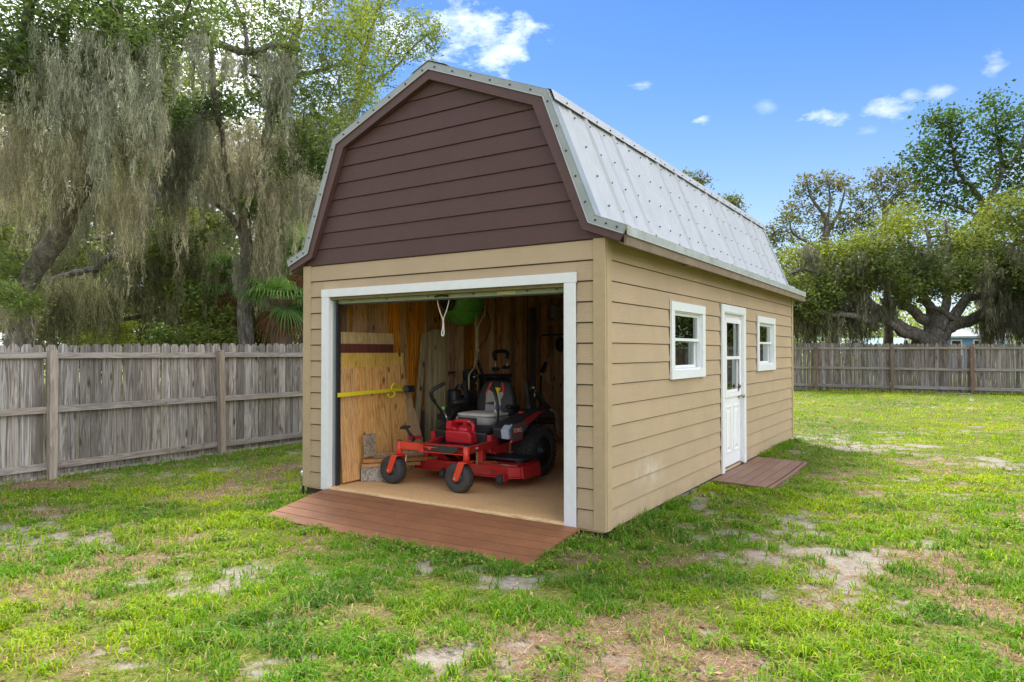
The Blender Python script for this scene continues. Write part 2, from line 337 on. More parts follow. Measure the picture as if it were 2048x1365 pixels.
class MB:
    def __init__(s): s.v = []; s.f = []
    def add(s, vs, fs):
        k = len(s.v); s.v += [tuple(p) for p in vs]; s.f += [tuple(i + k for i in f) for f in fs]; return s
    def box(s, x0, x1, y0, y1, z0, z1):
        return s.add([(x0, y0, z0), (x1, y0, z0), (x1, y1, z0), (x0, y1, z0), (x0, y0, z1), (x1, y0, z1), (x1, y1, z1), (x0, y1, z1)],
                     [(0, 3, 2, 1), (4, 5, 6, 7), (0, 1, 5, 4), (1, 2, 6, 5), (2, 3, 7, 6), (3, 0, 4, 7)])
    def obox(s, c, d, m=None):
        x, y, z = d[0] / 2, d[1] / 2, d[2] / 2; c = Vector(c); m = m or Matrix.Identity(3)
        vs = [c + m @ Vector(p) for p in ((-x, -y, -z), (x, -y, -z), (x, y, -z), (-x, y, -z), (-x, -y, z), (x, -y, z), (x, y, z), (-x, y, z))]
        return s.add(vs, [(0, 3, 2, 1), (4, 5, 6, 7), (0, 1, 5, 4), (1, 2, 6, 5), (2, 3, 7, 6), (3, 0, 4, 7)])
    def bar(s, a, b, w, h, up=(0, 0, 1)):       # rectangular bar from a to b
        a, b = Vector(a), Vector(b); d = (b - a).normalized(); up = Vector(up)
        if abs(d.dot(up)) > .98: up = Vector((0, 1, 0))
        r = d.cross(up).normalized(); u = r.cross(d)
        vs = [p + r * i * w / 2 + u * j * h / 2 for p in (a, b) for i, j in ((-1, -1), (1, -1), (1, 1), (-1, 1))]
        return s.add(vs, [(0, 1, 2, 3), (7, 6, 5, 4), (0, 4, 5, 1), (1, 5, 6, 2), (2, 6, 7, 3), (3, 7, 4, 0)])
    def tube(s, pts, rad, n=8, cap=True):
        pts = [Vector(p) for p in pts]; k = len(pts)
        if isinstance(rad, (int, float)): rad = [rad] * k
        base = len(s.v); prev = None
        for i, p in enumerate(pts):
            t = (pts[min(i + 1, k - 1)] - pts[max(i - 1, 0)]).normalized()
            if prev is None:
                a = Vector((0, 0, 1)) if abs(t.z) < .9 else Vector((1, 0, 0)); r = t.cross(a).normalized()
            else: r = (prev - t * prev.dot(t)).normalized()
            prev = r; u = t.cross(r)
            for j in range(n):
                q = 2 * math.pi * j / n; s.v.append(tuple(p + (r * math.cos(q) + u * math.sin(q)) * rad[i]))
        for i in range(k - 1):
            for j in range(n):
                a, b = base + i * n + j, base + i * n + (j + 1) % n
                s.f.append((a, b, b + n, a + n))
        if cap:
            s.f.append(tuple(base + j for j in range(n))[::-1]); s.f.append(tuple(base + (k - 1) * n + j for j in range(n)))
        return s
    def prism(s, poly, d, t0, t1):              # polygon (list of 2d) extruded on axis d
        n = len(poly); vs = []
        for t in (t0, t1):
            for p in poly:
                q = list(p); q.insert(d, t); vs.append(q)
        fs = [tuple(range(n))[::-1], tuple(range(n, 2 * n))] + [(i, (i + 1) % n, n + (i + 1) % n, n + i) for i in range(n)]
        return s.add(vs, fs)
    def lathe(s, prof, c, axis='x', n=24):      # prof: (radius, along)
        c = Vector(c); base = len(s.v); k = len(prof)
        for r, a in prof:
            for j in range(n):
                q = 2 * math.pi * j / n; x, y = r * math.cos(q), r * math.sin(q)
                s.v.append(tuple(c + Vector({'x': (a, x, y), 'y': (x, a, y), 'z': (x, y, a)}[axis])))
        for i in range(k - 1):
            for j in range(n):
                a, b = base + i * n + j, base + i * n + (j + 1) % n
                s.f.append((a, b, b + n, a + n))
        s.f.append(tuple(base + j for j in range(n))[::-1]); s.f.append(tuple(base + (k - 1) * n + j for j in range(n))); return s
    def sphere(s, c, r, n=10, m=6):
        r = r if isinstance(r, (tuple, list)) else (r, r, r); c = Vector(c); base = len(s.v)
        for i in range(m + 1):
            t = math.pi * i / m
            for j in range(n):
                q = 2 * math.pi * j / n
                s.v.append((c.x + r[0] * math.sin(t) * math.cos(q), c.y + r[1] * math.sin(t) * math.sin(q), c.z + r[2] * math.cos(t)))
        for i in range(m):
            for j in range(n):
                a, b = base + i * n + j, base + i * n + (j + 1) % n
                s.f.append((a, a + n, b + n, b))
        return s
    def torus(s, c, R0, r, ax=(0, 0, 1), n=14, m=6, sc=(1, 1)):
        ax = Vector(ax).normalized(); a = ax.orthogonal().normalized(); b = ax.cross(a)
        pts = [Vector(c) + a * math.cos(q) * R0 * sc[0] + b * math.sin(q) * R0 * sc[1] for q in [2 * math.pi * i / n for i in range(n + 1)]]
        return s.tube(pts, r, m)
    def mesh(s, name):
        me = bpy.data.meshes.new(name); me.from_pydata(s.v, [], s.f); me.validate(); me.update()
        import bmesh as _b
        b = _b.new(); b.from_mesh(me); _b.ops.recalc_face_normals(b, faces=b.faces); b.to_mesh(me); b.free(); return me
    def build(s, name, mat, parent=None, smooth=False, bevel=0):
        o = link(name, s.mesh(name), mat, parent, smooth, bevel)
        return o
def B(): return MB()
def auto(o, ang=40):                          # smooth shading with sharp edges kept
    o.data.set_sharp_from_angle(angle=R(ang)) if hasattr(o.data, 'set_sharp_from_angle') else None
    return o
def spline(pts, n=6):
    pts = [Vector(p) for p in pts]; out = []
    P = [pts[0] * 2 - pts[1]] + pts + [pts[-1] * 2 - pts[-2]]
    for i in range(1, len(P) - 2):
        for k in range(n):
            t = k / n; a, b, c, d = P[i - 1], P[i], P[i + 1], P[i + 2]
            out.append(.5 * ((2 * b) + (c - a) * t + (2 * a - 5 * b + 4 * c - d) * t * t + (3 * b - a - 3 * c + d) * t ** 3))
    out.append(pts[-1]); return out
def nmesh(name, V, Fa, tint=None):            # numpy arrays: verts (n,3), list of (faces (m,k)) arrays
    me = bpy.data.meshes.new(name); me.vertices.add(len(V)); me.vertices.foreach_set('co', V.astype(np.float32).ravel())
    loops = np.concatenate([f.ravel() for f in Fa]); tot = np.concatenate([np.full(len(f), f.shape[1]) for f in Fa])
    st = np.concatenate([[0], np.cumsum(tot)[:-1]])
    me.loops.add(len(loops)); me.loops.foreach_set('vertex_index', loops.astype(np.int32))
    me.polygons.add(len(tot)); me.polygons.foreach_set('loop_start', st.astype(np.int32)); me.polygons.foreach_set('loop_total', tot.astype(np.int32))
    me.update(calc_edges=True)
    if tint is not None:
        a = me.color_attributes.new('tint', 'FLOAT_COLOR', 'POINT'); c = np.ones((len(V), 4), np.float32); c[:, :3] = tint; a.data.foreach_set('color', c.ravel())
    return me
def text_mesh(name, s, size, ext=.001):
    c = bpy.data.curves.new(name, 'FONT'); c.body = s; c.size = size; c.extrude = ext; c.align_x = 'CENTER'; c.align_y = 'CENTER'; c.offset = size * .02
    o = bpy.data.objects.new(name, c); COL.objects.link(o); dg = bpy.context.evaluated_depsgraph_get()
    me = bpy.data.meshes.new_from_object(o.evaluated_get(dg)); bpy.data.objects.remove(o); return me

# value noise for ground patches
_lat = rng.random((256, 256))
def vnoise(x, y, s):
    x, y = np.asarray(x) * s + 1000.3, np.asarray(y) * s + 1000.7
    xi, yi = np.floor(x).astype(int), np.floor(y).astype(int); fx, fy = x - xi, y - yi
    fx, fy = fx * fx * (3 - 2 * fx), fy * fy * (3 - 2 * fy); g = lambda a, b: _lat[a % 256, b % 256]
    return (g(xi, yi) * (1 - fx) + g(xi + 1, yi) * fx) * (1 - fy) + (g(xi, yi + 1) * (1 - fx) + g(xi + 1, yi + 1) * fx) * fy
def fbm(x, y, s, o=4):
    t, a, n = 0, 1, 0
    for k in range(o): t = t + a * vnoise(x, y, s * 2 ** k); n += a; a *= .55
    return t / n
def zg(x, y):                                 # ground height
    x, y = np.asarray(x, float), np.asarray(y, float)
    t = np.clip(-x / 7.8, 0, 1); t = t * t * (3 - 2 * t)
    z = -.062 - .16 * t + .03 * (fbm(x, y, .6, 3) - .5)
    z = z - .040 * np.exp(-((x + 1.75) / 2.0) ** 4 - ((y + .85) / .42) ** 2)
    return z
def zgf(x, y): return float(zg(x, y))
# ------------------------------------------------------------------ ground
HC = CAM.z + .1
fh = Vector((math.sin(YAW), math.cos(YAW)))
def ground_cam(x, y):
    dx, dy = x - CAM.x, y - CAM.y
    return dx * rgt.x + dy * rgt.y, dx * fh.x + dy * fh.y      # lateral, depth
PATCH = [  # bearing px, px, half width, half height, kind, strength
    (60, 1068, 130, 20, 's', 1.0), (20, 1040, 60, 10, 's', .6), (285, 1165, 60, 16, 's', 1), (470, 1168, 45, 26, 's', 1), (540, 1138, 80, 14, 's', .95), (650, 1160, 40, 12, 's', .7),
    (330, 1112, 40, 9, 's', .6), (905, 1140, 110, 13, 's', .9), (1045, 1172, 45, 24, 's', 1), (960, 1162, 70, 14, 's', .6), (750, 1158, 60, 14, 's', .5), (1685, 1122, 75, 34, 's', 1.1), (1600, 1052, 55, 14, 's', 1), (1395, 1088, 45, 14, 's', .9), (1610, 1075, 40, 8, 's', .8),
    (1540, 1128, 50, 14, 's', .9), (1500, 1010, 40, 7, 's', .5), (1690, 885, 60, 12, 's', .9), (1715, 903, 60, 6, 's', 1), (1775, 899, 45, 7, 's', 1), (1845, 897, 35, 5, 's', .8), (1990, 927, 40, 9, 's', 1), (1870, 963, 60, 4, 's', .7),
    (1610, 880, 50, 8, 's', .7), (1570, 886, 40, 6, 's', .8), (1860, 990, 60, 9, 's', .6), (900, 1330, 90, 18, 's', .85), (560, 1335, 60, 20, 's', .7), (1160, 1082, 40, 8, 's', .9), (1290, 1030, 40, 6, 's', .5), (1820, 1095, 70, 12, 's', .7), (2050, 1165, 60, 14, 's', .6),
    (1320, 1262, 90, 34, 'd', 1.1), (1270, 1310, 110, 40, 'd', 1.0), (1200, 1250, 70, 14, 'd', .7), (1420, 1340, 120, 30, 'd', .9), (1990, 1230, 80, 50, 'd', 1), (1900, 1150, 70, 20, 'd', .9), (2030, 1330, 60, 50, 'd', .9), (1350, 1130, 60, 18, 'd', .8), (1700, 1160, 80, 16, 'd', .6),
    (700, 1240, 90, 24, 'd', .7), (620, 1100, 70, 14, 'd', .7), (480, 972, 90, 16, 'd', 1), (350, 985, 60, 10, 'd', .8), (90, 1010, 80, 12, 'd', .7), (100, 950, 90, 10, 'd', .8), (60, 1205, 60, 12, 'd', .7), (1120, 1120, 60, 12, 'd', .8), (1650, 1230, 60, 20, 'd', .5), (860, 1095, 40, 10, 'd', .6),
    (200, 1215, 60, 14, 'd', .5), (590, 893, 30, 6, 's', .6), (1500, 900, 60, 8, 'd', .4), (1820, 930, 60, 8, 'd', .5), (1960, 820, 60, 4, 'd', .4), (1800, 815, 50, 4, 'd', .35), (1700, 1040, 90, 12, 'd', .5), (560, 930, 60, 8, 'd', .5), (1230, 1075, 40, 8, 'd', .7), (700, 1320, 60, 20, 'd', .4)]
def masks(x, y):
    la, de = ground_cam(x, y); sand = np.zeros_like(la); dirt = np.zeros_like(la)
    for u, v, ru, rv, k, st in PATCH:
        d = HC * F_PX / (v - 703.); l = (u - 1024) / F_PX * d; rl = ru / F_PX * d; rd = rv * d * d / (F_PX * HC)
        q = ((la - l) / rl) ** 2 + ((de - d) / rd) ** 2
        g = st * np.exp(-q * .75)
        if k == 's': sand = np.maximum(sand, g)
        else: dirt = np.maximum(dirt, g)
    a = fbm(x, y, 1.3, 5) - .5; b = fbm(x + 40, y + 17, 4.0, 4) - .5; e = fbm(x - 20, y + 31, 11, 3) - .5
    base_s = np.clip((fbm(x + 9, y - 5, .55, 3) - .60) * 3, 0, .5); base_d = np.clip((fbm(x - 60, y + 15, .8, 4) - .47) * 2.8, 0, .6) * np.clip(1.35 - np.maximum(y, 0) / 9, .25, 1)
    sand = np.maximum(sand, base_s * .9); dirt = np.maximum(dirt, base_d)
    sand = np.clip((sand * .95 + a * .9 + b * 1.4 + e * 1.7 - .38) * 3.0, 0, 1); dirt = np.clip((dirt + a * .7 + b * .9 + e * .9 - .24) * 2.6, 0, 1)
    return sand, dirt
def axis(a, b, s, lim):
    mid = np.arange(a, b, s); lo = a - np.cumsum(s * 1.35 ** np.arange(1, 24)); hi = mid[-1] + np.cumsum(s * 1.35 ** np.arange(1, 24))
    lo, hi = lo[lo > -lim], hi[hi < lim]; return np.concatenate([[-lim], lo[::-1], mid, hi, [lim]])
gx, gy = axis(-8.5, 6.5, .075, 420), axis(-4.4, 16, .075, 420)
X, Y = np.meshgrid(gx, gy, indexing='ij'); Z = zg(X, Y); sand, dirt = masks(X, Y)
Z = Z + .012 * (fbm(X, Y, 7, 3) - .5) - .010 * sand
inside = (X > -3.6) & (X < -.06) & (Y > .04) & (Y < 7.45); Z = np.where(inside, -.16, Z)
nx, ny = len(gx), len(gy); idx = np.arange(nx * ny).reshape(nx, ny)
F4 = np.stack([idx[:-1, :-1], idx[1:, :-1], idx[1:, 1:], idx[:-1, 1:]], -1).reshape(-1, 4)
g_me = nmesh('ground', np.stack([X, Y, Z], -1).reshape(-1, 3), [F4], np.stack([sand.ravel(), dirt.ravel(), np.zeros(nx * ny)], -1))
g_me.polygons.foreach_set('use_smooth', [True] * len(g_me.polygons))
def groundmat():
    m = Mat('lawn_soil'); v = m.coords(rnd=False); at_ = m.N('ShaderNodeAttribute', attribute_name='tint'); sp = m.N('ShaderNodeSeparateColor'); m.L(at_.outputs['Color'], sp.inputs[0])
    f = m.noise(v, 38, 6, .7); c1 = m.noise(v, 140, 4, .7); p = m.noise(v, 1.7, 6, .6)
    grass = m.ramp(f, [(.3, (.045, .06, .008)), (.5, (.10, .13, .012)), (.7, (.20, .21, .025))])
    grass = m.mix(m.math('MULTIPLY', m.math('SUBTRACT', p, .45, True), 2.0, True), grass, m.ramp(f, [(.3, (.07, .05, .02)), (.7, (.22, .17, .07))]))
    dirtc = m.ramp(c1, [(.3, (.085, .055, .035)), (.5, (.20, .13, .08)), (.72, (.36, .26, .17))])
    sandc = m.ramp(m.noise(v, 22, 8, .75), [(.3, (.15, .125, .10)), (.5, (.27, .24, .205)), (.7, (.36, .335, .30))])
    edge = m.math('ADD', sp.outputs[1], m.math('MULTIPLY', m.math('SUBTRACT', f, .5), 1.1), True)
    c = m.mix(edge, grass, dirtc)
    e2 = m.math('MULTIPLY', m.math('ADD', sp.outputs[0], m.math('MULTIPLY', m.math('SUBTRACT', f, .56), 1.5), True), 1.0, True)
    c = m.mix(e2, c, sandc); m.color(c); m.set(Roughness=.95, Specular_IOR_Level=.2); m.bump(m.math('ADD', f, c1), .6, .02); return m.m
M['ground'] = groundmat()
tag(link('ground', g_me, 'ground'), kind='structure')

# grass and weeds
def blocked(x, y):
    return ((x > -3.70) & (x < .05) & (y > -.03) & (y < 7.62)) | ((x > -3.28) & (x < -.20) & (y > -.83) & (y < 0)) | ((x > 0) & (x < .73) & (y > 2.78) & (y < 4.97)) | (y > 24.85) & (y < 25.0)
def scatter(n, d0, d1, wide=.86):
    d = np.sqrt(rng.random(n) * (d1 * d1 - d0 * d0) + d0 * d0); l = (rng.random(n) * 2 - 1) * (d * wide + 2.2); q = (np.abs(l) < d * .80 + .25) | (rng.random(n) < .45); d, l = d[q], l[q]
    x = CAM.x + l * rgt.x + d * fh.x; y = CAM.y + l * rgt.y + d * fh.y
    ok = ~blocked(x, y) & (x > -7.76) & (y < 24.85); return x[ok], y[ok], d[ok]
GV, GF3, GF4, GT = [], [], [], []; goff = 0
def lush(x, y): return fbm(x + 3, y + 3, .9, 3)
def blades(n, d0, d1, hs, ws, segs, keepk=1.0, pts=None):
    global goff
    x, y, d = scatter(n, d0, d1) if pts is None else pts; s, di = masks(x, y); L = lush(x, y); tuft = fbm(x + 80, y - 33, 6.5, 2)
    cov = (1 - s * .97) * (1 - di * .80) * np.clip(.16 + 2.6 * (tuft - .34), .04, 1) * keepk
    keep = rng.random(len(x)) < (cov if pts is None else .25 + .75 * (tuft > .45)); x, y, d, L, tuft, s, di = (a[keep] for a in (x, y, d, L, tuft, s, di)); k = len(x)
    h = hs * (.45 + .9 * rng.random(k)) * (.55 + 1.1 * np.clip(L - .25, 0, 1)) * (.6 + .9 * tuft); w = ws * (.6 + .8 * rng.random(k))
    a = rng.random(k) * 2 * np.pi; ln = .35 + 1.05 * rng.random(k); la = a + rng.normal(0, .7, k)
    z = zg(x, y) - .006
    px, py = np.cos(a) * w / 2, np.sin(a) * w / 2; dx, dy = -np.sin(la), np.cos(la)
    tint = np.empty((k, 3)); base = np.array([[.105, .240, .015]]); yel = np.array([[.33, .42, .010]]); dry = np.array([[.38, .29, .13]]); deep = np.array([[.06, .15, .022]])
    t1 = np.clip((fbm(x - 5, y + 12, .5, 3) - .33) * 2.4 - .16 + .42 * np.clip((x + .5 * y - .5) / 6, 0, 1) + rng.normal(0, .22, k), 0, 1)[:, None]  # brighter yellow towards the right and back: sunlight put into the blade colour
    tint = base * (1 - t1) + yel * t1; t2 = np.clip((fbm(x + 15, y + 2, 1.6, 3) - .5) * 3.0 + rng.normal(0, .15, k), 0, .8)[:, None]; tint = tint * (1 - t2) + deep * t2
    t3 = (rng.random(k) < .08 + .34 * di + .10 * s)[:, None] * .85; tint = tint * (1 - t3) + dry * t3
    tint = tint * (.75 + .5 * rng.random((k, 1)))
    def V(ax, ay, az): return np.stack([ax, ay, az], -1)
    b0, b1 = V(x - px, y - py, z), V(x + px, y + py, z)
    tp = V(x + dx * h * ln, y + dy * h * ln, z + h * (.95 - .35 * ln * ln).clip(.25))
    if segs == 2:
        m = .55; mx, my = x + dx * h * ln * .32, y + dy * h * ln * .32; mz = z + h * .62
        m0, m1 = V(mx - px * .85, my - py * .85, mz), V(mx + px * .85, my + py * .85, mz)
        P = np.stack([b0, b1, m1, m0, tp], 1).reshape(-1, 3); i = goff + 5 * np.arange(k)
        GF4.append(np.stack([i, i + 1, i + 2, i + 3], -1)); GF3.append(np.stack([i + 3, i + 2, i + 4], -1)); GT.append(np.repeat(tint, 5, 0))
        goff += 5 * k
    else:
        P = np.stack([b0, b1, tp], 1).reshape(-1, 3); i = goff + 3 * np.arange(k); GF3.append(np.stack([i, i + 1, i + 2], -1)); GT.append(np.repeat(tint, 3, 0)); goff += 3 * k
    GV.append(P)
blades(205000, 1.7, 5.0, .074, .0078, 2); blades(190000, 5.0, 8.5, .066, .0105, 2); blades(235000, 8.5, 15, .062, .017, 1); blades(260000, 15, 31, .060, .034, 1)
def edge(n, x0, y0, x1, y1, sp, hs, ws):          # unmown fringe where the mower cannot reach
    t = rng.random(n); q = np.abs(rng.normal(0, sp, n)); L = math.hypot(x1 - x0, y1 - y0); nx_, ny_ = (y1 - y0) / L, -(x1 - x0) / L
    x = x0 + (x1 - x0) * t + nx_ * q; y = y0 + (y1 - y0) * t + ny_ * q; blades(0, 0, 0, hs, ws, 2, pts=(x, y, x * 0))
edge(1500, -3.3, -.86, -.18, -.86, .06, .045, .006); edge(900, -.195, -.84, -.195, -.05, .04, .07, .007); edge(260, -3.29, -.05, -3.29, -.84, .04, .045, .006)
edge(2600, .012, .02, .012, 2.7, .05, .085, .007); edge(2200, .012, 5.0, .012, 7.6, .05, .10, .010); edge(700, .74, 2.78, .74, 4.98, .04, .07, .008); edge(500, .02, 2.77, .72, 2.77, .03, .06, .007)
edge(3000, -7.72, 24, -7.72, -3, .08, .10, .012); edge(3000, -7.6, 24.80, 9, 24.80, .10, .11, .022)
def litter(n, d0, d1, ln0, w0):              # dead blades lying flat
    global goff
    x, y, d = scatter(n, d0, d1); s, di = masks(x, y); keep = rng.random(len(x)) < (.10 + .9 * di) * (1 - .8 * s); x, y, di = x[keep], y[keep], di[keep]; k = len(x)
    a = rng.random(k) * 6.283; l = ln0 * (.4 + rng.random(k)); w = w0 * (.6 + .7 * rng.random(k)); z = zg(x, y) + .002 + .012 * rng.random(k); z2 = z + rng.random(k) * .018
    cx, sy = np.cos(a), np.sin(a)
    P = np.stack([np.stack([x - sy * w, y + cx * w, z], -1), np.stack([x + sy * w, y - cx * w, z], -1), np.stack([x + cx * l, y + sy * l, z2], -1)], 1).reshape(-1, 3)
    i = goff + 3 * np.arange(k); GF3.append(np.stack([i, i + 1, i + 2], -1)); goff += 3 * k; GV.append(P)
    c = np.where(rng.random((k, 1)) < .5, np.array([[.46, .33, .20]]), np.array([[.26, .16, .09]])) * (.7 + .6 * rng.random((k, 1))); GT.append(np.repeat(c, 3, 0))
litter(90000, 1.8, 6, .05, .0022); litter(60000, 6, 12, .06, .0035)
gr = nmesh('grass', np.concatenate(GV), [np.concatenate(GF4), np.concatenate(GF3)], np.concatenate(GT))
tag(link('grass', gr, 'grassm'), 'patchy green lawn grass with dry yellow and brown blades', 'grass', kind='stuff')
# fallen oak leaves
lx, ly, ld = scatter(5200, 2.3, 16); kk = rng.random(len(lx)) < np.clip(.25 + .75 * (fbm(lx + 7, ly - 3, .8, 2) - .35) * 3, .1, 1); lx, ly = lx[kk], ly[kk]; k = len(lx); lz = zg(lx, ly) + .004 + .02 * rng.random(k)
a = rng.random(k) * 6.283; ls = .016 + .018 * rng.random(k); e1 = np.stack([np.cos(a), np.sin(a), rng.normal(0, .35, k)], -1) * ls[:, None]; e2 = np.stack([-np.sin(a), np.cos(a), rng.normal(0, .5, k)], -1) * (ls * .42)[:, None]; c = np.stack([lx, ly, lz], -1); i = 4 * np.arange(k)
tag(link('fallen_leaves', nmesh('fallen_leaves', np.stack([c - e1, c - e2, c + e1, c + e2], 1).reshape(-1, 3), [np.stack([i, i + 1, i + 2, i + 3], -1)], np.repeat(np.where(rng.random((k, 1)) < .5, np.array([[.20, .11, .05]]), np.array([[.40, .28, .15]])) * (.6 + .8 * rng.random((k, 1))), 4, 0)), 'grassm'), 'brown fallen oak leaves scattered over the lawn', 'fallen leaves', kind='stuff')
# low clover-like weeds in clumps
wx, wy, wd = scatter(3200, 2.3, 13); ws_, wdi = masks(wx, wy); kk = (fbm(wx - 11, wy + 70, 1.1, 3) > .50); wx, wy, wd = wx[kk], wy[kk], wd[kk]
near = np.array([(-1.2, -.98), (-.9, -1.02), (-.55, -1.0), (-.1, -.8), (-.12, -.55), (-.15, -.3), (-.05, -.95), (-1.6, -.95), (.12, .3), (.1, .9), (.15, 1.6), (-3.1, -1.05), (-2.4, -1.0)]); near = np.repeat(near, 6, 0) + rng.normal(0, .06, (78, 2))
wx, wy = np.concatenate([wx, near[:, 0]]), np.concatenate([wy, near[:, 1]])
nl = 26; k = len(wx) * nl; r = np.abs(rng.normal(0, .055, k)); a = rng.random(k) * 6.283; cx = np.repeat(wx, nl) + r * np.cos(a); cy = np.repeat(wy, nl) + r * np.sin(a)
ok = ~blocked(cx, cy); cx, cy, r = cx[ok], cy[ok], r[ok]; k = len(cx); cz = zg(cx, cy) + .012 + (.075 - r * .5).clip(.01) * rng.random(k) * .8; s = .008 + .009 * rng.random(k); b = rng.random(k) * 6.283
d1 = np.stack([np.cos(b), np.sin(b), rng.normal(0, .35, k)], -1) * s[:, None]; d2 = np.stack([-np.sin(b), np.cos(b), rng.normal(0, .35, k)], -1) * (s * .62)[:, None]; c = np.stack([cx, cy, cz], -1)
Pw = np.stack([c - d1, c - d2, c + d1, c + d2], 1).reshape(-1, 3); i = 4 * np.arange(k)
tw = np.array([[.13, .25, .03]]) * (.6 + .8 * rng.random((k, 1))) + np.array([[.06, .02, 0]]) * rng.random((k, 1))
tag(link('weeds', nmesh('weeds', Pw, [np.stack([i, i + 1, i + 2, i + 3], -1)], np.repeat(tw, 4, 0)), 'grassm'), 'small bright green leafy weeds growing among the grass and along the ramp', 'weeds', kind='stuff')

# ------------------------------------------------------------------ shed
W_, L_, H_ = 3.66, 7.53, 2.42
EXP = .1735
shed = empty('shed', (0, 0, 0), 'tan gambrel roofed barn shed with brown gable, white trim and open roll up door', 'shed')
def front_board(name, x0, x1, z0, z1, yo, mat, sgn=-1):   # lapped board on a wall facing -y (sgn -1) at y=yo or +y
    s = sgn
    vs = []
    for x in (x0, x1): vs += [(x, yo + s * .004, z0), (x, yo - s * .013, z0), (x, yo - s * .013, z1 - .012), (x, yo - s * .007, z1 - .012)]
    return B().add(vs, [(0, 1, 2, 3), (7, 6, 5, 4), (0, 4, 5, 1), (1, 5, 6, 2), (2, 6, 7, 3), (3, 7, 4, 0)]).build(name, mat, shed)
def side_board(x0, s, y0, y1, z0, z1, mat='tan'):
    vs = []
    for y in (y0, y1): vs += [(x0 + s * .004, y, z0), (x0 - s * .013, y, z0), (x0 - s * .013, y, z1 - .0075), (x0 - s * .007, y, z1 - .0075)]
    return B().add(vs, [(0, 1, 2, 3), (7, 6, 5, 4), (0, 4, 5, 1), (1, 5, 6, 2), (2, 6, 7, 3), (3, 7, 4, 0)]).build('siding_board', mat, shed)
zl = [0] + [.165 + EXP * k for k in range(14)]           # board joints, last is the wall top
CB = .105
def cut(z0, z1, segs, holes):
    out = segs
    for a, b, c, d in holes:
        if z1 > c + .02 and z0 < d - .02:
            out = [q for s in out for q in ((s[0], min(s[1], a)), (max(s[0], b), s[1])) if q[1] - q[0] > .02]
    return out
holes_front = [(-3.352, -.264, -1, 2.143)]
DOOR = (3.232, 4.324, .003, 2.057); WIN = [(1.489, 2.572, 1.196, 1.984), (4.989, 6.09, 1.196, 1.984)]
holes_side = [DOOR, (WIN[0][0], WIN[0][1], 1.196, 1.984), (WIN[1][0], WIN[1][1], 1.196, 1.984)]
for k in range(14):
    z0, z1 = zl[k], min(zl[k + 1], H_)
    zz = lambda a, b, hs: [(max(z0, q), min(z1, w)) for q, w in ((z0, z1),)]
    for a, b in cut(z0, z1, [(-W_ + CB - .01, -CB + .01)], holes_front): front_board('siding_board', a, b, z0, z1, 0, 'tan')
    for a, b in cut(z0, z1, [(CB - .01, L_ - CB + .01)], holes_side):
        if b - a > 3.7: jn = a + [3.66, 2.44, 3.05][k % 3]; side_board(0, 1, a, jn - .002, z0, z1); side_board(0, 1, jn + .002, b, z0, z1)
        else: side_board(0, 1, a, b, z0, z1)
    side_board(-W_, -1, CB - .01, L_ - CB + .01, z0, z1)
    front_board('siding_board', -W_ + CB, -CB, z0, z1, L_, 'tan', 1)
# boards partly covered by windows and doors keep a strip above / below the trim
for (a, b, c, d) in [(-3.352, -.264, None, 2.143)]:
    front_board('siding_board', a, b, d, zl[13] if zl[13] > d else zl[14], 0, 'tan')
def strips(a, b, c, d):
    for k in range(14):
        z0, z1 = zl[k], zl[k + 1]
        if z0 < d - .02 and z1 > d + .004: side_board(0, 1, a, b, d, z1)
        if c is not None and z0 < c - .004 and z1 > c + .02: side_board(0, 1, a, b, z0, c)
strips(DOOR[0], DOOR[1], None, DOOR[3])
for w in WIN: strips(*w)
for x0 in (-W_, 0):
    for y0, s in ((0, 1), (L_, -1)):
        sx = 1 if x0 < 0 else -1; top = H_ + .05 if True else H_
        b = B(); b.box(min(x0 - sx * .006, x0 + sx * CB), max(x0 - sx * .006, x0 + sx * CB), min(y0 - s * .012, y0 + s * .012), max(y0 - s * .012, y0 + s * .012), -.004, H_ - .004)
        b.box(min(x0 - sx * .012, x0 + sx * .012), max(x0 - sx * .012, x0 + sx * .012), min(y0 + s * .0125, y0 + s * CB), max(y0 + s * .0125, y0 + s * CB), -.004, H_ - .004)
        b.build('corner_board', 'tan_trim', shed, bevel=.002)
# sheathing with openings; front and right panels darkened to deepen lap shadows between boards
def panel(name, boxes, mat):
    b = B()
    for q in boxes: b.box(*q)
    return b.build(name, mat, shed)
panel('wall_sheathing', [(-W_ + .02, -3.262, .016, .034, .0, H_), (-.354, -.014, .016, .034, 0, H_), (-3.262, -.354, .016, .034, 2.06, H_)], 'soffit')
xs = (-.034, -.016)
D2 = (3.32, 4.236, .02, 1.968); Wi = [(w[0] + .09, w[1] - .09, w[2] + .09, w[3] - .09) for w in WIN]
panel('wall_sheathing', [(*xs, .036, Wi[0][0], 0, H_), (*xs, Wi[0][0], Wi[0][1], 0, Wi[0][2]), (*xs, Wi[0][0], Wi[0][1], Wi[0][3], H_), (*xs, Wi[0][1], D2[0], 0, H_), (*xs, D2[0], D2[1], D2[3], H_), (*xs, D2[1], Wi[1][0], 0, H_),
      (*xs, Wi[1][0], Wi[1][1], 0, Wi[1][2]), (*xs, Wi[1][0], Wi[1][1], Wi[1][3], H_), (*xs, Wi[1][1], L_ - .036, 0, H_)], 'soffit')
panel('wall_sheathing', [(-W_ + .016, -.016, L_ - .034, L_ - .016, 0, H_)], 'plank')
panel('wall_sheathing', [(-W_ + .016, -W_ + .03, .036, L_ - .036, 0, H_)], 'dark_board')
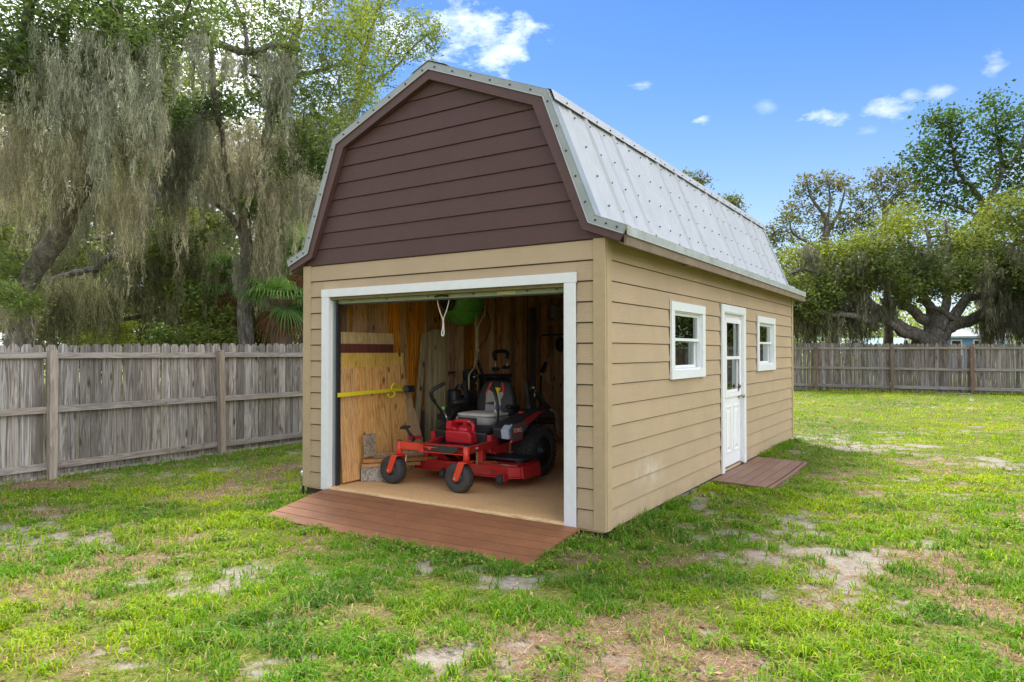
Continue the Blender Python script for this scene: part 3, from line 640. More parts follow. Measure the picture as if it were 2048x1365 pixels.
# gable siding
def hw(z, prof):
    for (a, za), (b, zb) in zip(prof, prof[1:]):
        if zb <= z <= za: return a + (b - a) * (za - z) / (za - zb)
    return 0
CX = -W_ / 2
P_TOP = [(0, 4.263), (1.31, 3.731), (1.77, 2.595), (2.04, 2.49)]
P_MET = [(0, 4.197), (1.275, 3.675), (1.71, 2.543), (2.018, 2.424)]
P_FAS = [(0, 4.102), (1.165, 3.625), (1.65, 2.494), (1.985, 2.367)]
P_MID = [(0, 4.16), (1.23, 3.655), (1.69, 2.52), (2.0, 2.40)]
gz = [2.42] + [2.42 + EXP * k for k in range(1, 10)] + [4.16]
gz = [g if i == 0 else 2.419 + .1715 * i for i, g in enumerate(gz[:-1])] + [4.155]
for face, yo, s in (('f', 0, -1), ('b', L_, 1)):
    for z0, z1 in zip(gz, gz[1:]):
        zs = sorted(set([z0, z1] + ([3.66] if z0 < 3.66 < z1 else [])))
        w = [min(hw(z, P_MID) if z > 2.53 else 1.83 - .002, 1.828) for z in zs]
        poly = [(CX + a, z) for a, z in zip(w, zs)] + [(CX - a, z) for a, z in list(zip(w, zs))[::-1]]
        n = len(poly); vs = []; poly = [(a_, b__ - .011 if abs(b__ - z1) < 1e-6 else b__) for a_, b__ in poly]
        for px, pz in poly: vs.append((px, yo + s * (.005 - .010 * (pz - z0) / max(.01, z1 - z0)), pz))
        for px, pz in poly: vs.append((px, yo - s * .012, pz))
        B().add(vs, [tuple(range(n)), tuple(range(n, 2 * n))[::-1]] + [(i, (i + 1) % n, n + (i + 1) % n, n + i) for i in range(n)]).build('gable_board', 'brown', shed)
    # gable backing, its dark colour stands in for lap shadow between the boards
    poly = [(CX + a, z - .02) for a, z in P_MID[:3]] + [(CX + 1.8, 2.42), (CX - 1.8, 2.42)] + [(CX - a, z - .02) for a, z in P_MID[2:0:-1]]
    B().prism(poly, 1, yo - s * .0165, yo - s * .034).build('gable_backing', 'soffit', shed)
# rake boards and metal rake trims
for yo, s in ((0, -1), (L_, 1)):
    for sx in (1, -1):
        for i in range(3):
            q = lambda P, j: (CX + sx * P[j][0], P[j][1])
            B().prism([q(P_MET, i), q(P_MET, i + 1), q(P_FAS, i + 1), q(P_FAS, i)], 1, yo + s * .062, yo + s * .038).build('fascia_board', 'brown_trim', shed, bevel=.0015)
            b = B().prism([q(P_TOP, i), q(P_TOP, i + 1), q(P_MET, i + 1), q(P_MET, i)], 1, yo + s * .070, yo + s * .0385)
            a0, a1 = Vector((q(P_TOP, i)[0], 0, q(P_TOP, i)[1])), Vector((q(P_TOP, i + 1)[0], 0, q(P_TOP, i + 1)[1]))
            nn = Vector((a1.z - a0.z, 0, a0.x - a1.x)).normalized(); nn = nn if nn.z > 0 else -nn
            y0, y1 = yo + s * .070, yo - s * .045
            b.add([tuple(Vector((p.x, yy, p.z)) + nn * t) for t in (.002, .006) for yy in (y0, y1) for p in (a0, a1)], [(0, 1, 3, 2), (4, 6, 7, 5), (0, 4, 5, 1), (1, 5, 7, 3), (3, 7, 6, 2), (2, 6, 4, 0)])
            b.build('rake_trim', 'galv', shed)
            # bright hemmed lip
            b = B(); b.bar(Vector((q(P_MET, i)[0], yo + s * .072, q(P_MET, i)[1] + .002)), Vector((q(P_MET, i + 1)[0], yo + s * .072, q(P_MET, i + 1)[1] + .002)), .008, .010).build('trim_lip', 'roof', shed)
            # rake underside (soffit between wall and fascia)
            B().prism([q(P_FAS, i), q(P_FAS, i + 1), (q(P_FAS, i + 1)[0], q(P_FAS, i + 1)[1] + .02), (q(P_FAS, i)[0], q(P_FAS, i)[1] + .02)], 1, yo + s * .0375, yo + s * .006).build('rake_soffit', 'brown_trim', shed)
# roof: sheathing, ribbed panels, flashings
YF, YB = -.036, L_ + .036
for sx in (1, -1):
    for i in range(3):
        a, b_ = P_TOP[i], P_TOP[i + 1]; pa, pb = Vector((CX + sx * a[0], 0, a[1] - .012)), Vector((CX + sx * b_[0], 0, b_[1] - .012)); d = (pb - pa); nn = Vector((-d.z, 0, d.x)).normalized(); nn = nn if nn.z > 0 else -nn
        B().add([tuple(Vector((p.x, yy, p.z)) + nn * t) for t in (0, -.016) for yy in (YF, YB) for p in (pa, pb)], [(0, 1, 3, 2), (4, 6, 7, 5), (0, 4, 5, 1), (1, 5, 7, 3), (3, 7, 6, 2), (2, 6, 4, 0)]).build('roof_sheathing', 'plank', shed)
        PW = .906
        for k in range(9):
            y0, y1 = YF + .002 + k * PW - (.01 if k else 0), min(YF + .002 + (k + 1) * PW, YB)
            if y1 - y0 < .1: continue
            yy = [y0]; hh = [0]
            for j in range(3):
                c = -.036 + .316 + .302 * (k * 3 + j - 0)
                for e_, h_ in ((-.027, 0), (-.012, .024 if (k * 3 + j) % 2 else .013), (.012, .024 if (k * 3 + j) % 2 else .013), (.027, 0)):
                    if y0 < c + e_ < y1: yy.append(c + e_); hh.append(h_)
                for c2 in (c - .2, c - .1):
                    for e_, h_ in ((-.012, 0), (0, .004), (.012, 0)):
                        if y0 < c2 + e_ < y1: yy.append(c2 + e_); hh.append(h_)
            yy.append(y1); hh.append(0); o_ = np.argsort(yy); yy = [yy[j] for j in o_]; hh = [hh[j] for j in o_]
            n = len(yy); lift = .002 + .0015 * (k % 2)
            vs = [tuple(Vector((p.x, q_, p.z)) + nn * (h_ + lift)) for p in (pa, pb) for q_, h_ in zip(yy, hh)] + [tuple(Vector((p.x, q_, p.z)) + nn * (h_ + lift - .0012)) for p in (pa, pb) for q_, h_ in zip(yy, hh)]
            fs = [(j, j + 1, n + j + 1, n + j) for j in range(n - 1)] + [(2 * n + j, 3 * n + j, 3 * n + j + 1, 2 * n + j + 1) for j in range(n - 1)]
            fs += [(n + j, n + j + 1, 3 * n + j + 1, 3 * n + j) for j in range(n - 1)]
            B().add(vs, fs).build('roof_panel', 'roof', shed)
    # knee flashing, eave trims
    kn = Vector((CX + sx * 1.31, 0, 3.731)); up_ = (Vector((CX, 0, 4.263)) - kn).normalized(); dn_ = (Vector((CX + sx * 1.77, 0, 2.595)) - kn).normalized(); out = Vector((sx * .9, 0, .4)).normalized()
    for k in range(3):
        y0, y1 = YF + .008 + k * 2.55, min(YF + .002 + (k + 1) * 2.55 , YB + .03); t = .022
        pts = [kn + up_ * .12 + out * .010, kn + out * (.03 + .002 * k), kn + dn_ * .10 + out * .028]
        vs = [(p.x, y, p.z) for y in (y0, y1) for p in pts] + [(p.x - out.x * .002, y, p.z - out.z * .002) for y in (y0, y1) for p in pts]
        B().add(vs, [(0, 1, 4, 3), (1, 2, 5, 4), (6, 9, 10, 7), (7, 10, 11, 8), (2, 8, 11, 5), (0, 3, 9, 6), (0, 6, 7, 1), (1, 7, 8, 2), (3, 4, 10, 9), (4, 5, 11, 10)]).build('knee_flashing', 'roof', shed)
    ex = CX + sx * 2.035
    cuts = [YF - .03, .62 if sx > 0 else 2.0, 3.1, 5.6, YB + .05]
    cuts = [-.0345] + [.9, 3.4, 5.9] + [YB - .0015]
    for k, (y0, y1) in enumerate(zip(cuts, cuts[1:])):
        b = B(); b.box(min(ex, ex + sx * .006), max(ex, ex + sx * .006), y0, y1 - .002, 2.422, 2.492)
        b.add([(ex + sx * .006, y, z) for y in (y0, y1 - .002) for z in (2.422,)] + [(ex + sx * .016, y, 2.414) for y in (y0, y1 - .002)] + [(ex + sx * .006, y, 2.410) for y in (y0, y1 - .002)], [(0, 1, 3, 2), (2, 3, 5, 4)])
        b.build('eave_trim', 'eave', shed)
        B().box(min(ex - sx * .024, ex - sx * .001), max(ex - sx * .024, ex - sx * .001), y0 + .001, y1 - .004, 2.335, 2.4215).build('eave_fascia', 'fascia', shed)
    B().add([(CX + sx * 1.832, YF + .002, 2.42), (ex - sx * .026, YF + .002, 2.338), (ex - sx * .026, YB, 2.338), (CX + sx * 1.832, YB, 2.42), (CX + sx * 1.832, YF + .002, 2.435), (ex - sx * .026, YF + .002, 2.355), (ex - sx * .026, YB, 2.355), (CX + sx * 1.832, YB, 2.435)],
            [(0, 1, 2, 3), (7, 6, 5, 4), (0, 4, 5, 1), (1, 5, 6, 2), (2, 6, 7, 3), (3, 7, 4, 0)]).build('eave_soffit', 'soffit', shed)
for y in (1.9, 3.55, 5.1):
    B().box(.012, .10, y, y + .09, 2.372, 2.378).build('soffit_clip', 'galv', shed)
# ridge cap
for k in range(3):
    y0, y1 = -.075 + k * 2.6, min(-.075 + (k + 1) * 2.6, L_ + .075) - .004; h = 4.285 + .002 * (k % 2)
    v = [(CX + dx, y, z) for y in (y0, y1) for dx, z in ((-.22, h - .088), (0, h), (.22, h - .088))]; v += [(x, y, z - .003) for x, y, z in v]
    B().add(v, [(0, 1, 4, 3), (1, 2, 5, 4), (6, 9, 10, 7), (7, 10, 11, 8), (0, 6, 7, 1), (1, 7, 8, 2), (3, 4, 10, 9), (4, 5, 11, 10), (2, 8, 11, 5), (0, 3, 9, 6)]).build('ridge_cap', 'roof', shed)
# screws
sc = B()
def screw(p, n_):
    n_ = Vector(n_).normalized(); p = Vector(p); sc.tube([p - n_ * .002, p + n_ * .003], .0098, 6); sc.tube([p + n_ * .002, p + n_ * .011], .0058, 6)
for sx in (1, -1):
    nn = Vector((sx * .927, 0, .375))
    for k in range(25):
        for t in (.155, .40, .64, .88):
            p = Vector((CX + sx * 1.31, 0, 3.731)).lerp(Vector((CX + sx * 1.77, 0, 2.595)), t); screw((p.x, .28 + .302 * k, p.z) + nn * .018 if False else Vector((p.x, .28 + .302 * k, p.z)) + nn * .020, nn)
        p = Vector((CX + sx * 1.31, 0, 3.731)) + Vector((sx * .375, 0, -.927)) * .07; screw(Vector((p.x, .2 + .302 * k, p.z)) + nn * .030, nn)
        p = Vector((CX + sx * 1.31, 0, 3.731)) + Vector((-sx * .927, 0, .375)) * .06; screw(Vector((p.x, .3 + .302 * k, p.z + .026)), (sx * .375, 0, .927))
    for i, n in ((0, 6), (1, 5), (2, 3)):
        for k in range(n):
            t = (k + .35) / n; a, b_ = P_TOP[i], P_TOP[i + 1]; c_, d_ = P_MET[i], P_MET[i + 1]
            x = (a[0] + (b_[0] - a[0]) * t + c_[0] + (d_[0] - c_[0]) * t) / 2; z = (a[1] + (b_[1] - a[1]) * t + c_[1] + (d_[1] - c_[1]) * t) / 2
            screw((CX + sx * x, -.070, z), (0, -1, 0))
tag(sc.build('roof_screws', 'screw', shed), kind='stuff')

# garage door opening: white trim, jambs, tracks, rolled up door
T = lambda b, n='door_trim', m='white': b.build(n, m, shed, bevel=.002)
T(B().box(-3.356, -.260, -.032, -.0045, 2.0605, 2.145)); T(B().box(-3.352, -3.262, -.030, -.0045, -.006, 2.060)); T(B().box(-.354, -.266, -.030, -.0045, -.012, 2.060))
T(B().box(-3.2615, -3.243, -.030, .10, -.003, 2.0595), 'door_jamb'); T(B().box(-.373, -.3545, -.030, .10, -.003, 2.0595), 'door_jamb')
T(B().box(-3.2425, -.3735, -.004, .062, 2.03, 2.0595), 'header_soffit', 'olive')
T(B().box(-3.242, -3.222, .030, .085, .02, 2.02), 'door_track', 'galv'); T(B().box(-.394, -.374, .030, .085, .02, 2.02), 'door_track', 'galv')
T(B().box(-3.2215, -3.200, .055, .11, .02, 2.0), 'track_seal', 'black'); T(B().box(-.4155, -.3945, .055, .11, .02, 2.0), 'track_seal', 'black')
rd = B()
for k in range(8): rd.box(-3.19, -.42, .088 + .006 * (k % 2), .098 + .006 * (k % 2), 2.036 + .045 * k, 2.081 + .045 * k)
rd.build('door_curtain', 'olive', shed)
B().lathe([(.20, -3.2), (.20, -.42)], (0, .30, 2.62), 'x', 20).build('door_roll', 'olive', shed)
bb = T(B().box(-3.21, -.41, .080, .112, 1.992, 2.036), 'door_bottom_bar', 'greenbar')
T(B().box(-3.21, -.41, .084, .108, 1.978, 1.9915), 'door_bottom_seal', 'black')
h = B().tube(spline([(-1.86, .080, 2.012), (-1.845, .062, 2.012), (-1.78, .056, 2.02), (-1.715, .062, 2.012), (-1.70, .080, 2.012)], 4), .009, 6).build('door_handle', 'blackm', bb); h.matrix_parent_inverse = Matrix()
T(B().box(-1.13, -.93, .0785, .0797, 2.002, 2.030), 'paper_label', 'label')
sb = B()
for x in (-3.0, -2.5, -1.95, -1.4, -.8, -.5): sb.tube([(x, .0797, 2.02), (x, .074, 2.02)], .009, 6)
sb.build('bar_bolts', 'blackm', shed)
rp = B(); rp.tube(spline([(-1.866, .12, 1.985), (-1.862, .12, 1.955), (-1.835, .12, 1.87), (-1.802, .12, 1.795), (-1.797, .12, 1.75)], 5), .0045, 6); rp.tube(spline([(-1.722, .12, 1.985), (-1.727, .12, 1.955), (-1.752, .12, 1.88), (-1.788, .12, 1.80), (-1.793, .12, 1.75)], 5), .0045, 6)
rp.tube(spline([(-1.795, .12, 1.77), (-1.806, .125, 1.70), (-1.812, .12, 1.65), (-1.798, .118, 1.628), (-1.784, .12, 1.65), (-1.786, .12, 1.70), (-1.793, .12, 1.77)], 5), .006, 6)
tag(rp.build('pull_rope', 'rope', smooth=True), 'white pull rope with a loop hanging from the rolled up door', 'rope')
# floor, threshold, foundation blocks
B().box(-3.63, -.03, .016, L_ - .04, -.02, .03).build('floor_panel', 'floor', shed)
B().box(-3.24, -.372, -.028, .0155, -.03, .026).build('threshold', 'thresh', shed, bevel=.004)
B().box(-3.63, -.03, .02, L_ - .04, -.10, -.021).build('floor_frame', 'deck_dark', shed)
for (x, y) in [(-.32, .06), (-3.55, .10), (-.06, 2.2), (-.06, 5.0), (-.1, 6.2), (-3.6, 2.5), (-3.6, 5.1), (-3.55, L_ - .25), (-.1, L_ - .25)]:
    b = B().box(x - .20 if y < .2 and x > -2 else x - .05, x + .16 if y < .2 else x + .05, y - .04, y + .34, -.26, -.03); b.build('foundation_block', 'block', shed)
B().box(-.03, -.024, .4, L_ - .2, -.2, -.0305).build('skirt_board', 'block', shed); B().box(-3.63, -3.624, .4, L_ - .2, -.2, -.0305).build('skirt_board', 'block', shed)

# side door
def obx(*q): return B().box(*q)
y0, y1, z0, z1 = DOOR
T(obx(.0045, .030, y0, y1, z1 - .088, z1), 'entry_door_trim'); T(obx(.0045, .028, y0, y0 + .088, z0 - .006, z1 - .0885), 'entry_door_trim'); T(obx(.0045, .028, y1 - .088, y1, z0 - .006, z1 - .0885), 'entry_door_trim')
T(obx(-.075, .026, y0 + .0885, y0 + .100, .012, z1 - .089), 'entry_door_jamb'); T(obx(-.075, .026, y1 - .100, y1 - .0885, .012, z1 - .089), 'entry_door_jamb'); T(obx(-.075, .026, y0 + .1005, y1 - .1005, z1 - .100, z1 - .089), 'entry_door_jamb')
ED = empty('entry_door', (0, 0, 0), parent=shed)
def dpart(n, b, m='white_door', bv=.002): return b.build(n, m, ED, bevel=bv)
dy0, dy1 = y0 + .102, y1 - .102; GX0, GX1, GZ0, GZ1 = 3.545, 4.205 - .02, .93, 1.86
xf = -.030                                                # outer face of the slab
dpart('door_slab', B().box(xf - .04, xf, dy0, GX0, .02, z1 - .101).box(xf - .04, xf, GX1, dy1, .02, z1 - .101).box(xf - .04, xf, GX0 + .0005, GX1 - .0005, .02, GZ0).box(xf - .04, xf, GX0 + .0005, GX1 - .0005, GZ1, z1 - .101), bv=0)
fr = B(); w = .035
for q in ((GX0 - w, GX0 + .02, GZ0 - w, GZ1 + w), (GX1 - .02, GX1 + w, GZ0 - w, GZ1 + w), (GX0 + .0205, GX1 - .0205, GZ1 - .02, GZ1 + w), (GX0 + .0205, GX1 - .0205, GZ0 - w, GZ0 + .02), (GX0 + .0205, GX1 - .0205, 1.375, 1.415)): fr.box(xf + .0005, xf + .016, *q)
dpart('lite_frame', fr); dpart('lite_pane', B().box(xf - .018, xf - .014, GX0 + .002, GX1 - .002, 1.40, GZ1 - .002), 'glass', 0); dpart('lite_pane', B().box(xf - .028, xf - .024, GX0 + .002, GX1 - .002, GZ0 + .002, 1.398), 'glass', 0)
fr = B()
for q in ((GX1 - .06, GX1 - .045, GZ0 + .02, 1.375), (GX0 + .02, GX1 - .06, GZ0 + .02, GZ0 + .055)): fr.box(xf - .022, xf - .006, *q)
dpart('sash_rail', fr)
for a in (3.56, 3.90):
    p = B()
    for q, w_ in ((0, .014),):
        yA, yB, zA, zB = a, a + .22, .20, .78
        p.box(xf + .0005, xf + .009, yA, yA + .014, zA, zB).box(xf + .0005, xf + .009, yB - .014, yB, zA, zB).box(xf + .0005, xf + .009, yA + .0145, yB - .0145, zA, zA + .014).box(xf + .0005, xf + .009, yA + .0145, yB - .0145, zB - .014, zB)
        p.add([(xf + .001, yA + .04, zA + .04), (xf + .001, yB - .04, zA + .04), (xf + .001, yB - .04, zB - .04), (xf + .001, yA + .04, zB - .04), (xf + .012, yA + .065, zA + .075), (xf + .012, yB - .065, zA + .075), (xf + .012, yB - .065, zB - .075), (xf + .012, yA + .065, zB - .075)],
              [(4, 5, 6, 7), (0, 1, 5, 4), (1, 2, 6, 5), (2, 3, 7, 6), (3, 0, 4, 7)])
    dpart('door_panel', p, bv=0)
dpart('deadbolt', B().lathe([(.030, xf), (.030, xf + .012), (.018, xf + .024), (.012, xf + .03)], (0, 4.155, 1.016), 'x', 14), 'bronze', 0)
hd = B().lathe([(.033, xf), (.033, xf + .008), (.014, xf + .014), (.012, xf + .045), (.024, xf + .050), (.029, xf + .062), (.024, xf + .078), (.01, xf + .082)], (0, 4.15, .89), 'x', 16); dpart('door_knob', hd, 'nickel', 0)
dpart('door_sweep', B().box(xf - .042, xf + .004, dy0, dy1, .0085, .0195), 'galv', 0)
# windows
for wy0, wy1, wz0, wz1 in WIN:
    WN = empty('window', (0, 0, 0), parent=shed); wp = lambda n, b, m='white', bv=.0015: b.build(n, m, WN, bevel=bv)
    t = .09
    wp('window_trim', B().box(.0045, .030, wy0, wy1, wz1 - t, wz1)); wp('window_trim', B().box(.0045, .030, wy0, wy1, wz0, wz0 + t)); wp('window_trim', B().box(.0045, .028, wy0, wy0 + t, wz0 + t + .0005, wz1 - t - .0005)); wp('window_trim', B().box(.0045, .028, wy1 - t, wy1, wz0 + t + .0005, wz1 - t - .0005))
    a, b_, c_, d_ = wy0 + t, wy1 - t, wz0 + t, wz1 - t; f = B()
    for q in ((a - .002, a + .012, c_, d_), (b_ - .012, b_ + .002, c_, d_), (a + .0125, b_ - .0125, d_ - .012, d_ + .002), (a + .0125, b_ - .0125, c_ - .002, c_ + .014)): f.box(-.085, .004, *q)
    wp('window_frame', f, bv=0)
    mid = 1.605
    for n_, (zz0, zz1, xo) in (('upper_sash', (mid - .018, d_ - .013, -.030)), ('lower_sash', (c_ + .016, mid + .014, -.058))):
        r_ = .030; yy0, yy1 = a + .014, b_ - .014; s_ = B()
        if n_ == 'lower_sash': yy1 -= .03
        s_.box(xo - .012, xo + .012, yy0, yy0 + r_, zz0, zz1).box(xo - .012, xo + .012, yy1 - r_, yy1, zz0, zz1).box(xo - .012, xo + .012, yy0 + r_ + .0005, yy1 - r_ - .0005, zz0, zz0 + r_).box(xo - .012, xo + .012, yy0 + r_ + .0005, yy1 - r_ - .0005, zz1 - r_, zz1)
        wp(n_, s_, bv=0); wp('pane', B().box(xo - .003, xo + .001, yy0 + r_ - .004, yy1 - r_ + .004, zz0 + r_ - .004, zz1 - r_ + .004), 'glass', 0)
    f = B(); f.box(-.066, -.05, b_ - .040, b_ - .034, c_ + .016, mid); f.box(-.04, -.034, b_ - .026, b_ - .020, c_ + .016, mid); wp('screen_track', f, bv=0)

# interior lining, left wall planks and studs
y = .05; k = 0
while y < L_ - .06:
    w = random.choice((.09, .14, .14, .19, .24)) if y > 1.3 else .62
    y2 = min(y + w, L_ - .05)
    B().box(-W_ + .0305, -W_ + .044 + .003 * (k % 3), y, y2 - .003, .032, H_ + .2).build('wall_plank', 'plank' if y > 1.2 else 'ply', shed); y = y2; k += 1
for y in [.06, .5, .91, 1.50, 1.92, 2.33, 2.72, 3.11, 3.50, 3.90, 4.31, 4.66, 5.07, 5.5, 5.9, 6.3, 6.7, 7.1]:
    B().box(-W_ + .052, -W_ + .140, y, y + .040, .07, H_ + .1).build('stud', 'stud', shed)
B().box(-W_ + .052, -W_ + .142, .05, L_ - .05, .0305, .069).build('bottom_plate', 'stud', shed)
for yy, z_ in ((5.12, 1.93),): B().box(-W_ + .054, -W_ + .138, yy, yy + .37, z_, z_ + .085).build('blocking', 'stud', shed)
y = .1
while y < L_:                                              # loft joists
    B().box(-W_ + .05, -.05, y, y + .038, H_ - .0, H_ + .14).build('joist', 'stud', shed); y += .406
B().box(-W_ + .05, -.05, .1, L_ - .1, H_ + .1405, H_ + .155).build('loft_floor', 'ply', shed)
for y in (.4, .9, 1.3, 2.8, 3.1, 4.45, 4.85, 6.2, 6.7, 7.2): B().box(-.125, -.036, y, y + .04, .031, H_).build('stud', 'stud', shed)
for x in (-3.2, -2.6, -2.0, -1.4, -.8, -.3): B().box(x, x + .04, L_ - .125, L_ - .036, .031, H_).build('stud', 'stud', shed)

# ramp at the garage door
ramp = empty('entry_ramp', (-1.74, -.45, -.06), 'red brown plank ramp in front of the open roll up door', 'ramp')
def rampz(x, t): return .012 - .005 * t - .098 * t ** 1.25 - .022 * math.sin(math.pi * (x + 3.25) / 3.03) * t + (x + .22) * .010 * t
ny_ = 6
for k in range(ny_):
    ya, yb = -.045 - k * .133, -.045 - (k + 1) * .133 + .007; b = B(); n = 14; vs = []
    for i in range(n + 1):
        x = -3.25 + 3.03 * i / n
        for yy in (ya, yb):
            t = (-.045 - yy) / .8; zz = rampz(x, t); vs += [(x, yy - .04 * (x + 1.7) * 0, zz), (x, yy, zz - .024)]
    fs = []
    for i in range(n):
        q = 4 * i; fs += [(q, q + 4, q + 6, q + 2), (q + 1, q + 3, q + 7, q + 5), (q, q + 1, q + 5, q + 4), (q + 2, q + 6, q + 7, q + 3)]
    fs += [(0, 2, 3, 1), (4 * n, 4 * n + 1, 4 * n + 3, 4 * n + 2)]
    unparented_local(B().add(vs, fs).build('ramp_board', 'ramp'), ramp)
for x in (-3.22, -2.5, -1.74, -1.0, -.27):
    b = B(); vs = []
    for xx in (x, x + .04): vs += [(xx, -.05, rampz(xx, 0) - .026), (xx, -.83, rampz(xx, .98) - .026), (xx, -.83, -.2), (xx, -.05, -.2)]
    unparented_local(b.add(vs, [(0, 1, 2, 3), (7, 6, 5, 4), (0, 4, 5, 1), (1, 5, 6, 2), (2, 6, 7, 3), (3, 7, 4, 0)]).build('ramp_joist', 'deck_dark'), ramp)
# side step
dk = empty('door_step', (.35, 3.87, -.05), 'brown five board step platform below the white entry door', 'step')
for k in range(5):
    xa = .016 + k * .122; b = B(); n = 10; vs = []
    for i in range(n + 1):
        yv = 2.80 + 2.14 * i / n
        for xx in (xa, xa + .117):
            t = xx / .7; zz = -.012 - .022 * t * t - (.018 * math.sin(math.pi * i / n) * t); vs += [(xx, yv, zz), (xx, yv, zz - .025)]
    fs = []
    for i in range(n):
        q = 4 * i; fs += [(q, q + 2, q + 6, q + 4), (q + 1, q + 5, q + 7, q + 3), (q, q + 4, q + 5, q + 1), (q + 2, q + 3, q + 7, q + 6)]
    fs += [(0, 1, 3, 2), (4 * n, 4 * n + 2, 4 * n + 3, 4 * n + 1)]
    unparented_local(B().add(vs, fs).build('deck_board', 'deck'), dk)
unparented_local(B().tube(spline([(.652, 2.78, -.052), (.654, 3.4, -.062), (.655, 3.9, -.066), (.654, 4.4, -.062), (.652, 4.96, -.052)], 3), .026, 10).build('nosing', 'deck', smooth=True), dk)
for yv in (2.82, 3.5, 4.2, 4.88): unparented_local(B().box(.02, .63, yv, yv + .04, -.14, -.062).build('deck_joist', 'deck_dark'), dk)
unparented_local(B().box(.60, .625, 2.82, 4.92, -.14, -.075).build('rim_board', 'deck_dark'), dk)
# marker pipe at the corner
pp = empty('cleanout_pipe', (-3.69, .02, -.1), 'thin black pipe with a white cap standing at the left front corner of the shed', 'pipe')
B().tube([(0, 0, -.05), (0, 0, .20)], .014, 10).build('pipe', 'black', pp); B().tube([(0, 0, .2005), (0, 0, .225)], .022, 12).build('collar', 'bluew', pp); B().sphere((0, 0, .237), (.028, .028, .02), 12, 8).build('cap', 'whiteprint', pp, smooth=True)

# ------------------------------------------------------------------ fences
def picket_mesh(h, w, th, c):
    return B().prism([(-w / 2, 0), (w / 2, 0), (w / 2, h - c), (w / 2 - c * .8, h - c * .25), (w / 2 - c * 1.2, h), (-w / 2 + c * 1.2, h), (-w / 2 + c * .8, h - c * .25), (-w / 2, h - c)], 1, 0, th).mesh('picket')
def fence(name, label, ax, fixed, a, b, z0f, top, rails, posts, mats, group=None, gap=.011, pw=.134, face=1):
    o = empty(name, (fixed, a, z0f(a)) if ax == 'y' else (a, fixed, z0f(a)), label, 'fence', group)
    ms = [picket_mesh(1.0, pw * q, .017, .028) for q in (.97, 1, 1.03, 1, .99, 1.01)]
    for m_ in ms: m_.materials.append(M[mats[0]])
    t = a; k = 0; base = o.location
    while t < b:
        z0 = z0f(t) + random.uniform(-.01, .03); h = top(t) + random.uniform(-.011, .011) - z0
        c = bpy.data.objects.new('picket', ms[k % 6]); COL.objects.link(c); c.parent = o
        p = Vector((fixed, t, z0)) if ax == 'y' else Vector((t, fixed, z0)); c.location = p - base
        c.scale = (1, 1, h); c.rotation_euler = (random.uniform(-.004, .004), random.uniform(-.007, .007), (R(90) if ax == 'y' else 0) + random.uniform(-.02, .02) + (math.pi if False else 0))
        t += pw * 1.0 + gap + random.uniform(-.001, .004); k += 1
    ts = sorted(posts)
    spans = list(zip([a] + ts, ts + [b]))
    for s0, s1 in spans:
        for rz0, rz1 in rails:
            e = random.uniform(-.008, .008); q0, q1 = s0 + (.035 if s0 in ts else 0), s1 - (.035 if s1 in ts else 0)
            if q1 - q0 < .1: continue
            if ax == 'y': m_ = B().bar((fixed + face * .040, q0, (rz0 + rz1) / 2), (fixed + face * .040, q1, (rz0 + rz1) / 2 + e), .036, rz1 - rz0)
            else: m_ = B().bar((q0, fixed + face * .026, (rz0 + rz1) / 2), (q1, fixed + face * .026, (rz0 + rz1) / 2 + e), .036, rz1 - rz0)
            unparented_local(m_.build('rail', mats[1], bevel=.003), o)
        if ax == 'y': unparented_local(B().box(fixed + .021, fixed + .036, s0, s1, z0f(s0) - .05, z0f(s0) + .045).build('kick_board', mats[1]), o)
    for t in ts:
        ln = random.uniform(-.012, .012) * 2; pz = z0f(t)
        if ax == 'y': m_ = B().bar((fixed + face * .108, t, pz - .2), (fixed + face * .108 + ln, t + (-.055 if 1.5 < t < 2 else ln), rails[0][1] + .035), .098, .098, (1, 0, 0))
        else: m_ = B().bar((t, fixed + face * .093, pz - .2), (t + ln, fixed + face * .093, rails[0][1] + .02), .11, .095, (0, 1, 0))
        unparented_local(m_.build('post', mats[2], bevel=.004), o)
    return o
zl_ = lambda t: zgf(-7.8, t)
fence('wooden_fence', 'grey weathered dog ear picket fence left of the shed below the mossy oaks', 'y', -7.86, -6.0, 24.8, zl_, lambda t: 1.58 + .012 * min(t, 6), [(1.382, 1.462), (.655, .742), (-.10, -.012)], [-5.7, -3.25, -.745, 1.80, 4.25, 6.7, 9.1, 11.5, 14, 16.4, 18.8, 21.2, 23.6], ('fence', 'fence_rail', 'fence_post'))
zr_ = lambda t: zgf(t, 24.9) - .04
fence('wooden_fence', 'weathered picket fence across the back of the yard with gaps and red brown posts', 'x', 24.98, -7.8, 17, zr_, lambda t: 1.76 - .035 * (t - 2) * .35, [(1.555, 1.632), (.772, .865), (.064, .176)], [-5.1, -2.48, .227, 2.769, 5.4, 8.0, 10.6, 13.2, 15.8], ('rear_fence', 'fence_railx', 'rear_post'), gap=.010, pw=.132, face=-1)
tag(B().obox((2.2, 24.2, -.03), (1.1, .09, .03), Matrix.Rotation(.25, 3, 'Z')).build('loose_board', 'greyblock'), 'pale board lying in the grass at the foot of the back fence', 'board')
# ------------------------------------------------------------------ zero turn mower
FZ = .030
MW = Vector((-2.333, .50, FZ))
mower = empty('riding_mower', MW, 'red zero turn riding mower with grey and black seat parked in the open shed', 'riding mower')
def mp(n, b, m, smooth=False, bevel=0, parent=None): return b.build(n, m, parent or mower, smooth, bevel)
